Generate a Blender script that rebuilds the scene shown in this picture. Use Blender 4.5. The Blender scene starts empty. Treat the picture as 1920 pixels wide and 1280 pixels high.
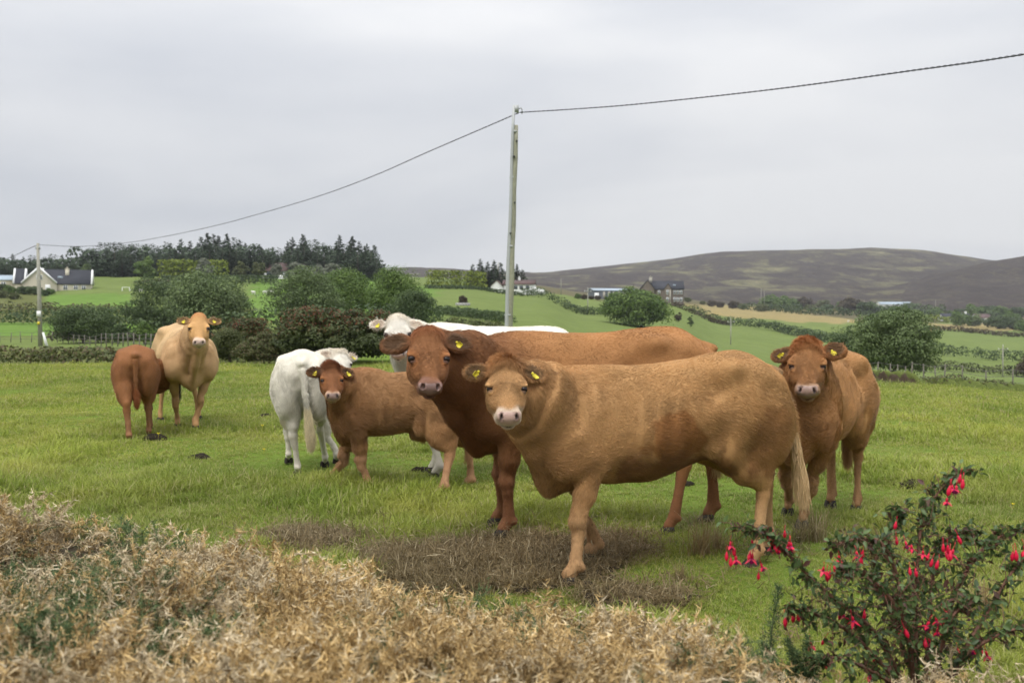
import bpy, math, random, time
import numpy as np
from mathutils import Vector, Matrix
T0 = time.time()
rng = np.random.default_rng(7)
random.seed(7)
S = bpy.context.scene
COL = S.collection
# ------------------------------------------------------------------ camera
CAM_H, FPX = 1.5, 1920 * 35 / 36.0
PITCH = math.atan(40 / FPX)                      # horizon sits 40 px (of 1280) above the middle
cam = bpy.data.cameras.new('camera'); cam.lens = 35; cam.sensor_width = 36
cam.clip_start = 0.05; cam.clip_end = 12000
cam.dof.use_dof = True; cam.dof.focus_distance = 6.6; cam.dof.aperture_fstop = 4.0
camo = bpy.data.objects.new('camera', cam); COL.objects.link(camo)
camo.location = (0, 0, CAM_H); camo.rotation_euler = (math.pi / 2 - PITCH, 0, 0)
S.camera = camo
S.render.resolution_x, S.render.resolution_y = 1024, 682
# ------------------------------------------------------------------ overcast daylight
SUN_EL, SUN_AZ = math.radians(58), math.radians(-25)     # a soft sun behind cloud, behind-left of the camera
w = bpy.data.worlds.new('World'); S.world = w; w.use_nodes = True
nt = w.node_tree; nt.nodes.clear()
def wn(t, **k):
    n = nt.nodes.new(t)
    for a, b in k.items(): setattr(n, a, b)
    return n
def lk(a, b): nt.links.new(a, b)
tc = wn('ShaderNodeTexCoord')
mp = wn('ShaderNodeMapping'); mp.inputs['Scale'].default_value = (1.0, 1.0, 4.2)
mp.inputs['Rotation'].default_value = (0.05, 0.10, 0.5)
lk(tc.outputs['Generated'], mp.inputs['Vector'])
n1 = wn('ShaderNodeTexNoise'); n1.inputs['Scale'].default_value = 1.5; n1.inputs['Detail'].default_value = 5; n1.inputs['Roughness'].default_value = 0.45; n1.inputs['Distortion'].default_value = 0.25
lk(mp.outputs[0], n1.inputs['Vector'])
cr = wn('ShaderNodeValToRGB')
cr.color_ramp.elements[0].position = 0.35; cr.color_ramp.elements[0].color = (0.745, 0.785, 0.865, 1)
cr.color_ramp.elements[1].position = 0.65; cr.color_ramp.elements[1].color = (1.14, 1.145, 1.16, 1)
lk(n1.outputs['Fac'], cr.inputs[0])
# an overcast dome is brighter overhead than at the horizon: L = 1 + k sin(elevation)
sep = wn('ShaderNodeSeparateXYZ'); lk(tc.outputs['Generated'], sep.inputs[0])
mr = wn('ShaderNodeMapRange'); mr.inputs['From Min'].default_value = 0.0; mr.inputs['From Max'].default_value = 1.0
mr.inputs['To Min'].default_value = 0.69; mr.inputs['To Max'].default_value = 2.75
mx0 = wn('ShaderNodeMath', operation='MAXIMUM'); lk(sep.outputs['Z'], mx0.inputs[0]); mx0.inputs[1].default_value = 0.0
pw = wn('ShaderNodeMath', operation='POWER'); lk(mx0.outputs[0], pw.inputs[0]); pw.inputs[1].default_value = 1.9
lk(pw.outputs[0], mr.inputs['Value'])
mul = wn('ShaderNodeVectorMath', operation='SCALE'); lk(cr.outputs[0], mul.inputs[0]); lk(mr.outputs[0], mul.inputs['Scale'])
sky = wn('ShaderNodeTexSky', sky_type='NISHITA'); sky.sun_disc = False
sky.sun_elevation = SUN_EL; sky.sun_rotation = SUN_AZ + math.pi
bgc = wn('ShaderNodeBackground'); lk(mul.outputs[0], bgc.inputs[0]); bgc.inputs[1].default_value = 0.77
bgs = wn('ShaderNodeBackground'); lk(sky.outputs[0], bgs.inputs[0]); bgs.inputs[1].default_value = 0.05
mx = wn('ShaderNodeMixShader'); mx.inputs[0].default_value = 0.9      # nine tenths cloud
lk(bgs.outputs[0], mx.inputs[1]); lk(bgc.outputs[0], mx.inputs[2])
wo = wn('ShaderNodeOutputWorld'); lk(mx.outputs[0], wo.inputs[0])
sl = bpy.data.lights.new('sun', 'SUN'); sl.energy = 1.5; sl.angle = math.radians(20); sl.color = (1, 0.965, 0.91)
so = bpy.data.objects.new('sun', sl); COL.objects.link(so)
sd = Vector((math.sin(SUN_AZ) * math.cos(SUN_EL), -math.cos(SUN_AZ) * math.cos(SUN_EL), math.sin(SUN_EL)))  # towards the sun
so.rotation_euler = sd.to_track_quat('Z', 'Y').to_euler(); so.location = (0, 0, 60)
S.view_settings.view_transform = 'Standard'; S.view_settings.look = 'None'
S.view_settings.exposure = 0.40; S.view_settings.gamma = 1.0; S.view_settings.use_curve_mapping = False
S.cycles.max_bounces = 5; S.cycles.diffuse_bounces = 2; S.cycles.glossy_bounces = 2
S.cycles.transmission_bounces = 3; S.cycles.transparent_max_bounces = 6
S.cycles.use_adaptive_sampling = True; S.cycles.adaptive_threshold = 0.025
S.cycles.use_denoising = True
S.cycles_curves.shape = 'RIBBONS'
S.cycles.sample_clamp_indirect = 6

# ------------------------------------------------------------------ helpers
def at(px, py, Y):
    """world point seen at photo pixel (1920 wide) px,py and at depth Y"""
    c, s = math.cos(PITCH), math.sin(PITCH)
    u, v = (px - 960) / FPX, (640 - py) / FPX
    d = np.array([u, c + v * s, v * c - s])
    t = Y / d[1]
    return np.array([d[0] * t, Y, CAM_H + d[2] * t])
def gnd(px, py, z=0.0):
    c, s = math.cos(PITCH), math.sin(PITCH)
    u, v = (px - 960) / FPX, (640 - py) / FPX
    d = np.array([u, c + v * s, v * c - s]); t = (z - CAM_H) / d[2]
    return np.array([d[0] * t, d[1] * t, z])
def link(o, parent=None):
    COL.objects.link(o)
    if parent is not None: o.parent = parent
    return o
def tag(o, label=None, cat=None, group=None, kind=None):
    if label: o['label'] = label
    if cat: o['category'] = cat
    if group: o['group'] = group
    if kind: o['kind'] = kind
    return o
def empty(name, loc=(0, 0, 0), rz=0.0):
    o = bpy.data.objects.new(name, None); o.empty_display_size = 0.1
    o.location = loc; o.rotation_euler = (0, 0, rz); return link(o)
def np_mesh(name, V, F, mats=(), col=None, smooth=True, colname='col', fmat=None):
    """V (n,3); F (m,k) array of k-gons, or a list of such arrays"""
    V = np.asarray(V, np.float32)
    Fs = F if isinstance(F, list) else [F]
    Fs = [np.asarray(f, np.int32) for f in Fs if len(f)]
    me = bpy.data.meshes.new(name)
    me.vertices.add(len(V)); me.vertices.foreach_set('co', V.ravel())
    nl = sum(f.size for f in Fs); npoly = sum(len(f) for f in Fs)
    me.loops.add(nl); me.polygons.add(npoly)
    me.loops.foreach_set('vertex_index', np.concatenate([f.ravel() for f in Fs]))
    st = []; o = 0
    for f in Fs:
        st.append(o + np.arange(len(f), dtype=np.int32) * f.shape[1]); o += f.size
    me.polygons.foreach_set('loop_start', np.concatenate(st).astype(np.int32))
    if smooth: me.polygons.foreach_set('use_smooth', np.ones(npoly, bool))
    if fmat is not None: me.polygons.foreach_set('material_index', np.asarray(fmat, np.int32))
    me.update(calc_edges=True); me.validate()
    if col is not None:
        a = me.color_attributes.new(colname, 'FLOAT_COLOR', 'POINT')
        c = np.ones((len(V), 4), np.float32); c[:, :3] = col
        a.data.foreach_set('color', c.ravel())
    for m in mats: me.materials.append(m)
    return me
def obj(name, me, parent=None, loc=None):
    o = bpy.data.objects.new(name, me)
    if loc is not None: o.location = loc
    return link(o, parent)
class MB:
    """collects boxes, prisms and tubes into one mesh"""
    def __init__(s): s.V = []; s.F3 = []; s.F4 = []; s.n = 0
    def add(s, V, F):
        for f in F:
            (s.F4 if len(f) == 4 else s.F3).append([i + s.n for i in f])
        s.V += [tuple(v) for v in V]; s.n += len(V); return s
    def box(s, lo, hi):
        x0, y0, z0 = lo; x1, y1, z1 = hi
        return s.add([(x0,y0,z0),(x1,y0,z0),(x1,y1,z0),(x0,y1,z0),(x0,y0,z1),(x1,y0,z1),(x1,y1,z1),(x0,y1,z1)],
                     [(0,3,2,1),(4,5,6,7),(0,1,5,4),(1,2,6,5),(2,3,7,6),(3,0,4,7)])
    def tube(s, pts, rad, n=8, cap=True):
        pts = [np.asarray(p, float) for p in pts]
        rad = list(rad) if hasattr(rad, '__len__') else [rad] * len(pts)
        V = []
        for i, p in enumerate(pts):
            t = pts[min(i + 1, len(pts) - 1)] - pts[max(i - 1, 0)]; t /= (np.linalg.norm(t) + 1e-9)
            a = np.cross(t, (0, 0, 1.0)) if abs(t[2]) < 0.9 else np.cross(t, (0, 1.0, 0))
            a /= np.linalg.norm(a); b = np.cross(t, a)
            for k in range(n):
                th = 2 * math.pi * k / n
                V.append(p + rad[i] * (math.cos(th) * a + math.sin(th) * b))
        F = []
        for i in range(len(pts) - 1):
            for k in range(n):
                k2 = (k + 1) % n
                F.append((i*n+k, (i+1)*n+k, (i+1)*n+k2, i*n+k2))
        if cap:
            c0 = len(V); V.append(pts[0]); V.append(pts[-1]); e = (len(pts) - 1) * n
            for k in range(n):
                k2 = (k + 1) % n
                F.append((c0, k, k2)); F.append((c0 + 1, e + k2, e + k))
        return s.add(V, F)
    def mesh(s, name, mat, smooth=False):
        Fs = []
        if s.F4: Fs.append(np.array(s.F4))
        if s.F3: Fs.append(np.array(s.F3))
        return np_mesh(name, np.array(s.V), Fs, [mat] if mat else [], smooth=smooth)
    def build(s, name, mat, parent=None, loc=None, smooth=False):
        return obj(name, s.mesh(name, mat, smooth), parent, loc)
def vnoise(P, scale, seed=0, octaves=3):
    """cheap smooth noise in about [-1,1]: sums of randomly directed sines"""
    r = np.random.default_rng(seed); out = np.zeros(len(P)); amp = 1.0; tot = 0
    for o in range(octaves):
        for k in range(5):
            d = r.normal(size=P.shape[1]); d /= np.linalg.norm(d)
            out += amp * np.sin((P @ d) * scale * (2 ** o) * r.uniform(0.7, 1.4) + r.uniform(0, 6.28))
        tot += amp * 1.6; amp *= 0.55
    return np.clip(out / tot, -1, 1)
def sstep(a, b, x):
    t = np.clip((x - a) / (b - a), 0, 1); return t * t * (3 - 2 * t)
# ---- materials
class NT:
    def __init__(s, m): s.t = m.node_tree
    def n(s, ty, ins=None, **k):
        n = s.t.nodes.new(ty)
        for a, b in k.items(): setattr(n, a, b)
        for a, b in (ins or {}).items(): s.put(n, a, b)
        return n
    def put(s, n, key, v):
        i = n.inputs[key]
        if isinstance(v, bpy.types.NodeSocket): s.t.links.new(v, i)
        else: i.default_value = v
def rgb(c): return (c[0], c[1], c[2], 1.0)
def new_mat(name):
    m = bpy.data.materials.new(name); m.use_nodes = True
    for n in list(m.node_tree.nodes):
        if n.type != 'OUTPUT_MATERIAL': m.node_tree.nodes.remove(n)
    out = [n for n in m.node_tree.nodes if n.type == 'OUTPUT_MATERIAL'][0]
    return m, NT(m), out
def mixc(t, f, a, b, mode='MIX'):
    n = t.n('ShaderNodeMix', data_type='RGBA', blend_type=mode)
    for key, v in ((0, f), (6, a), (7, b)):
        if isinstance(v, bpy.types.NodeSocket): t.t.links.new(v, n.inputs[key])
        else: n.inputs[key].default_value = v if key == 0 else rgb(v)
    return n.outputs[2]
def noise(t, scale, detail=3, rough=0.5, vec=None, dist=0.0):
    n = t.n('ShaderNodeTexNoise', {'Scale': scale, 'Detail': detail, 'Roughness': rough, 'Distortion': dist})
    if vec is not None: t.t.links.new(vec, n.inputs['Vector'])
    return n.outputs['Fac']
def ramp(t, f, stops):
    n = t.n('ShaderNodeValToRGB'); e = n.color_ramp.elements
    while len(e) < len(stops): e.new(0.5)
    for k, (p, c) in enumerate(stops):
        e[k].position = p; e[k].color = rgb(c) if hasattr(c, '__len__') else (c, c, c, 1)
    t.t.links.new(f, n.inputs[0]); return n.outputs[0]
def simple(name, c, rough=0.8, var=0.25, scale=6.0, bump=0.0, bscale=40.0, spec=0.3, metal=0.0):
    m, t, out = new_mat(name)
    g = t.n('ShaderNodeTexCoord').outputs['Object']
    f = noise(t, scale, 5, 0.6, g)
    col = mixc(t, f, [x * (1 - var) for x in c], [min(1, x * (1 + var)) for x in c])
    p = t.n('ShaderNodeBsdfPrincipled', {'Base Color': col, 'Roughness': rough, 'Specular IOR Level': spec, 'Metallic': metal})
    if bump:
        b = t.n('ShaderNodeBump', {'Strength': bump, 'Distance': 0.02, 'Height': noise(t, bscale, 4, 0.6, g)})
        t.t.links.new(b.outputs[0], p.inputs['Normal'])
    t.t.links.new(p.outputs[0], out.inputs[0]); return m
def leaf_mat(name, lo, hi, trans=0.25, rough=0.6, spec=0.25, patch=None, pscale=0.3):
    """leaf colour from the per-leaf value stored in the mesh (col.r), mixed lo..hi"""
    m, t, out = new_mat(name)
    a = t.n('ShaderNodeAttribute', attribute_name='col')
    sp = t.n('ShaderNodeSeparateColor'); t.t.links.new(a.outputs['Color'], sp.inputs[0])
    c = mixc(t, sp.outputs[0], lo, hi)
    if patch is not None:
        c = mixc(t, sp.outputs[1], c, patch)
    p = t.n('ShaderNodeBsdfPrincipled', {'Base Color': c, 'Roughness': rough, 'Specular IOR Level': spec})
    tr = t.n('ShaderNodeBsdfTranslucent', {'Color': c})
    ms = t.n('ShaderNodeMixShader', {0: trans})
    t.t.links.new(p.outputs[0], ms.inputs[1]); t.t.links.new(tr.outputs[0], ms.inputs[2])
    t.t.links.new(ms.outputs[0], out.inputs[0]); return m
# ------------------------------------------------------------------ terrain: pasture, hillside, valley
flat = lambda Y: 600 + 2800.0 / Y
COLS = {
 -1400: [(30, flat(30)), (60, 662), (120, 640), (200, 600), (300, 545), (500, 530), (950, 525)],
 0: [(33, flat(33)), (60, 662), (85, 652), (120, 630), (170, 600), (230, 565), (270, 548), (330, 520), (420, 510), (700, 513), (950, 514)],
 300: [(33, flat(33)), (60, 660), (85, 648), (120, 625), (180, 590), (230, 560), (260, 547), (320, 522), (350, 515), (500, 510), (950, 513)],
 600: [(33, flat(33)), (60, 645), (100, 615), (150, 590), (200, 565), (300, 530), (350, 518), (500, 512), (950, 514)],
 860: [(33, flat(33)), (60, 645), (100, 613), (140, 593), (200, 568), (280, 543), (400, 535), (600, 527), (950, 523)],
 1000: [(33, flat(33)), (60, 647), (100, 620), (200, 583), (280, 556), (350, 548), (500, 545), (950, 536)],
 1100: [(33, flat(33)), (60, 655), (120, 630), (200, 610), (300, 590), (340, 575), (400, 561), (500, 556), (950, 549)],
 1240: [(25, flat(25)), (40, 686), (60, 665), (120, 645), (220, 620), (300, 598), (350, 580), (390, 569), (500, 563), (950, 556)],
 1370: [(9, flat(9)), (20, 742), (40, 708), (60, 688), (120, 668), (280, 648), (350, 622), (450, 599), (600, 585), (950, 570)],
 1550: [(9, flat(9)), (20, 746), (40, 722), (52, 716), (65, 713), (120, 697), (250, 675), (320, 645), (420, 615), (520, 602), (650, 592), (950, 578)],
 1750: [(9, flat(9)), (20, 752), (40, 732), (52, 725), (65, 722), (120, 714), (230, 704), (300, 666), (400, 636), (550, 613), (700, 603), (950, 584)],
 1920: [(9, flat(9)), (20, 765), (40, 745), (52, 738), (65, 728), (120, 720), (230, 710), (300, 676), (400, 650), (550, 623), (700, 609), (950, 589)],
 3300: [(9, flat(9)), (20, 765), (40, 745), (52, 738), (65, 728), (120, 720), (230, 705), (300, 676), (400, 650), (550, 623), (700, 609), (950, 589)],
}
CPX = np.array(sorted(COLS)); LY = np.linspace(math.log(2.0), math.log(1500), 240)
TAB = []
for k in CPX:
    pts = COLS[k]; ys = [1.0, 8.0] + [p[0] for p in pts] + [1500]
    zs = [0.0, 0.0] + [CAM_H - (p[1] - 600) / FPX * p[0] for p in pts]; zs.append(zs[-1] + 2)
    zz = np.interp(LY, np.log(ys), zs); ker = np.hanning(9); ker /= ker.sum()
    TAB.append(np.convolve(np.pad(zz, 4, mode='edge'), ker, mode='valid'))
TAB = np.array(TAB)
def ground_z(X, Y, rough=True):
    X = np.atleast_1d(np.asarray(X, float)); Y = np.atleast_1d(np.asarray(Y, float))
    px = np.clip(960 + FPX * X / np.maximum(Y, 2.0), CPX[0], CPX[-1]); ly = np.clip(np.log(np.maximum(Y, 2.0)), LY[0], LY[-1])
    j = np.clip((ly - LY[0]) / (LY[1] - LY[0]), 0, len(LY) - 1.001); j0 = j.astype(int); fj = j - j0
    i = np.clip(np.searchsorted(CPX, px) - 1, 0, len(CPX) - 2); fi = (px - CPX[i]) / (CPX[i + 1] - CPX[i]); fi = fi * fi * (3 - 2 * fi)
    a = TAB[i, j0] * (1 - fj) + TAB[i, j0 + 1] * fj; b = TAB[i + 1, j0] * (1 - fj) + TAB[i + 1, j0 + 1] * fj
    z = a * (1 - fi) + b * fi
    if rough:
        P = np.stack([X, Y], 1)
        z = z + 0.022 * vnoise(P, 2.1, 21, 3) * sstep(2, 5, Y) + 0.15 * vnoise(P, 0.10, 22, 2) * sstep(25, 70, Y)
    return z
gz = lambda x, y: float(ground_z(x, y)[0])
# ground cover is decided in plan, field by field; outlines are given as they are seen from the gate
def in_poly(px, py, poly):
    ins = np.zeros(len(px), bool); n = len(poly)
    for k in range(n):
        (x1, y1), (x2, y2) = poly[k], poly[(k + 1) % n]
        c = (y1 > py) != (y2 > py)
        xi = (x2 - x1) * (py - y1) / ((y2 - y1) if y2 != y1 else 1e-9) + x1
        ins ^= c & (px < xi)
    return ins
PAST, LUSH, ROUGH, STRAW, MOOR, MID, SOIL = (0.125, 0.185, 0.034), (0.112, 0.190, 0.042), (0.105, 0.118, 0.045), (0.25, 0.205, 0.100), (0.105, 0.095, 0.055), (0.130, 0.172, 0.056), (0.080, 0.059, 0.037)
ZONES = [
 ([(-200, 560), (95, 548), (110, 585), (260, 600), (500, 575), (500, 640), (-200, 628)], ROUGH),
 ([(75, 552), (240, 552), (260, 580), (110, 577)], LUSH),
 ([(-200, 602), (290, 606), (290, 632), (-200, 628)], LUSH),
 ([(-200, 655), (300, 652), (560, 640), (560, 684), (-200, 682)], ROUGH),
 ([(160, 515), (300, 512), (340, 535), (250, 552), (160, 545)], MID),
 ([(470, 520), (700, 520), (820, 545), (800, 600), (470, 600)], LUSH),
 ([(985, 500), (1200, 500), (1600, 520), (2600, 540), (2600, 578), (1600, 576), (1290, 572), (1100, 560), (990, 543)], MOOR),
 ([(1285, 570), (1500, 577), (1640, 580), (1620, 606), (1500, 604), (1330, 592)], STRAW),
 ([(1270, 580), (1330, 592), (1500, 606), (1460, 612), (1290, 596)], MID),
 ([(1640, 606), (2600, 610), (2600, 626), (1900, 628), (1700, 618)], STRAW),
 ([(1755, 618), (2600, 630), (2600, 690), (1700, 672)], MID),
 ([(1480, 585), (2600, 585), (2600, 606), (1640, 604)], MOOR),
]
NU, NY = 340, 330
u = np.linspace(-1.25, 1.25, NU); yy = np.concatenate([np.linspace(-12, 2.0, 12)[:-1], np.exp(np.linspace(math.log(2.0), math.log(1000), NY))])
U, YY = np.meshgrid(u, yy); XX = U * (YY + 14); V = np.stack([XX.ravel(), YY.ravel(), ground_z(XX.ravel(), YY.ravel())], 1)
pxv = 960 + FPX * V[:, 0] / np.maximum(V[:, 1], 1.0); pyv = 600 + FPX * (CAM_H - V[:, 2]) / np.maximum(V[:, 1], 1.0)
C = np.tile(np.array(PAST), (len(V), 1)); C[V[:, 1] > 45] = MID
jx = 10 * vnoise(V[:, :2], 0.15, 3, 2); jy = 1.5 * vnoise(V[:, :2], 0.2, 4, 2)
for poly, c in ZONES:
    m = in_poly(pxv + jx, pyv + jy, poly) & (V[:, 1] > 20); C[m] = c
# the trampled bare patch near the herd
def bare(X, Y):
    P = np.stack([X, Y], 1)
    d = np.sqrt(((X + 0.08) / 1.12) ** 2 + ((Y - 6.05) / 0.85) ** 2); d2 = np.sqrt(((X + 1.35) / 0.35) ** 2 + ((Y - 6.75) / 0.30) ** 2)
    d3 = np.sqrt(((X - 0.62) / 0.55) ** 2 + ((Y - 5.35) / 0.35) ** 2)
    return sstep(1.12, 0.72, np.minimum(np.minimum(d, d2), d3 * 1.35) + 0.33 * vnoise(P, 3.2, 14, 3))
C = C * (1 - bare(V[:, 0], V[:, 1])[:, None]) + np.array(SOIL) * bare(V[:, 0], V[:, 1])[:, None]
nx = NU; F = []
ii, jj = np.meshgrid(np.arange(len(yy) - 1), np.arange(nx - 1), indexing='ij'); k = (ii * nx + jj).ravel()
F = np.stack([k, k + 1, k + nx + 1, k + nx], 1)
def ground_material():
    m, t, out = new_mat('ground_cover')
    a = t.n('ShaderNodeAttribute', attribute_name='col'); g = t.n('ShaderNodeNewGeometry').outputs['Position']
    f1 = noise(t, 0.35, 6, 0.65, g); f2 = noise(t, 3.0, 6, 0.7, g); f3 = noise(t, 0.03, 4, 0.6, g)
    c = mixc(t, 0.65, a.outputs['Color'], mixc(t, f1, (0.62, 0.66, 0.6), (1.38, 1.32, 1.3)), 'MULTIPLY')
    c = mixc(t, 0.7, c, mixc(t, f2, (0.55, 0.6, 0.6), (1.4, 1.36, 1.3)), 'MULTIPLY')
    f6 = noise(t, 0.12, 7, 0.68, g); c = mixc(t, 0.85, c, mixc(t, f6, (0.55, 0.6, 0.5), (1.45, 1.38, 1.3)), 'MULTIPLY')
    c = mixc(t, 0.5, c, mixc(t, f3, (0.75, 0.8, 0.7), (1.25, 1.15, 1.2)), 'MULTIPLY')
    p = t.n('ShaderNodeBsdfPrincipled', {'Base Color': c, 'Roughness': 0.95, 'Specular IOR Level': 0.05})
    b = t.n('ShaderNodeBump', {'Strength': 0.8, 'Distance': 0.10, 'Height': noise(t, 5.0, 6, 0.7, g)})
    t.t.links.new(b.outputs[0], p.inputs['Normal']); t.t.links.new(p.outputs[0], out.inputs[0]); return m
M_GROUND = ground_material()
tag(obj('ground', np_mesh('ground', V, F, [M_GROUND], col=C)), kind='structure')
# ------------------------------------------------------------------ heather hills
def hill_material(name, seed, heath):
    m, t, out = new_mat(name); g = t.n('ShaderNodeNewGeometry').outputs['Position']
    mp = t.n('ShaderNodeMapping', {'Scale': (0.9, 0.55, 1.0), 'Location': (seed, seed * 2, 0), 'Rotation': (0, 0.25, 0.3)}); t.t.links.new(g, mp.inputs[0]); v = mp.outputs[0]
    f = noise(t, 0.017, 12, 0.68, v, 0.9)
    c = ramp(t, f, [(0.30, (0.23, 0.20, 0.125)), (0.41 - heath, (0.135, 0.128, 0.078)), (0.47 - heath, (0.098, 0.089, 0.064)), (0.52 - heath, (0.060, 0.050, 0.047)), (0.72, (0.045, 0.038, 0.039))])
    f2 = noise(t, 0.05, 8, 0.72, v)
    c = mixc(t, 0.9, c, mixc(t, f2, (0.35, 0.35, 0.4), (1.65, 1.65, 1.5)), 'MULTIPLY')
    f4 = noise(t, 0.20, 6, 0.75, g); c = mixc(t, 0.55, c, mixc(t, f4, (0.3, 0.3, 0.3), (1.7, 1.7, 1.6)), 'MULTIPLY')
    f5 = noise(t, 0.018, 5, 0.6, v, 1.5); path = ramp(t, f5, [(0.485, 0.0), (0.497, 1.0), (0.503, 1.0), (0.515, 0.0)]); c = mixc(t, mixc(t, 0.5, path, (0, 0, 0)), c, (0.13, 0.115, 0.07))
    p = t.n('ShaderNodeBsdfPrincipled', {'Base Color': c, 'Roughness': 1.0, 'Specular IOR Level': 0.0})
    b = t.n('ShaderNodeBump', {'Strength': 0.9, 'Distance': 8.0, 'Height': f2}); t.t.links.new(b.outputs[0], p.inputs['Normal'])
    t.t.links.new(p.outputs[0], out.inputs[0]); return m
def hill(ridge, base_y, Y0, Y1, seed, mat):
    """ridge: (px, y) crest as it stands against the sky at distance Y1; the foot lies at Y0"""
    rp = np.array(ridge, float); us = np.linspace(rp[0, 0], rp[-1, 0], 260)
    ker = np.hanning(9); ker /= ker.sum(); ry = np.convolve(np.pad(np.interp(us, rp[:, 0], rp[:, 1]), 4, mode='edge'), ker, mode='valid')
    vs = np.concatenate([np.linspace(0, 1, 70), np.linspace(1.04, 1.5, 12)])
    UU, VV = np.meshgrid(us, vs); RY = np.tile(ry, (len(vs), 1)); by = np.interp(UU, *base_y)
    Yd = Y0 + (Y1 - Y0) * VV; s = np.where(VV <= 1, sstep(-0.15, 1.25, VV), 1); s = (s - s[0, 0]) / (sstep(-0.15, 1.25, np.array(1.0)) - s[0, 0]); s = np.clip(s, 0, 1)
    zb = CAM_H - (by - 600) / FPX * Y0 - 6; zr = CAM_H - (RY - 600) / FPX * Y1
    Z = zb + (zr - zb) * s - np.where(VV > 1, (VV - 1) * (zr - zb) * 1.2, 0)
    X = (UU - 960) / FPX * Yd; P = np.stack([X.ravel(), Yd.ravel()], 1)
    Z = Z.ravel() + (4.5 * vnoise(P, 0.012, seed, 4) + 1.5 * vnoise(P, 0.06, seed + 1, 3)) * np.clip(VV.ravel() * 2, 0, 1) * np.where(np.abs(VV.ravel() - 1) < 0.1, 0.4, 1)
    n = len(us); ii, jj = np.meshgrid(np.arange(len(vs) - 1), np.arange(n - 1), indexing='ij'); k = (ii * n + jj).ravel()
    tag(obj('hill', np_mesh('hill', np.stack([X.ravel(), Yd.ravel(), Z], 1), np.stack([k, k + 1, k + n + 1, k + n], 1), [mat])), kind='structure')
hill([(-1600, 508), (0, 506), (500, 508), (700, 507), (800, 502), (850, 504), (920, 511), (985, 514), (1060, 508), (1150, 500), (1200, 493), (1250, 486), (1300, 478), (1350, 472), (1420, 469), (1500, 468), (1580, 467), (1650, 466), (1710, 468), (1760, 474), (1820, 483), (1900, 492), (2000, 500), (3600, 505)],
     ([-1600, 0, 985, 1100, 1400, 1920, 3600], [515, 505, 530, 547, 566, 580, 590]), 900, 1950, 41, hill_material('moorland', 3, 0.03))
hill([(1560, 566), (1640, 548), (1700, 530), (1760, 514), (1820, 498), (1870, 487), (1920, 478), (2100, 462), (2500, 470), (3600, 480)],
     ([1560, 1700, 1920, 3600], [572, 578, 584, 590]), 850, 1350, 51, hill_material('heather_moor', 9, 0.11))
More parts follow.
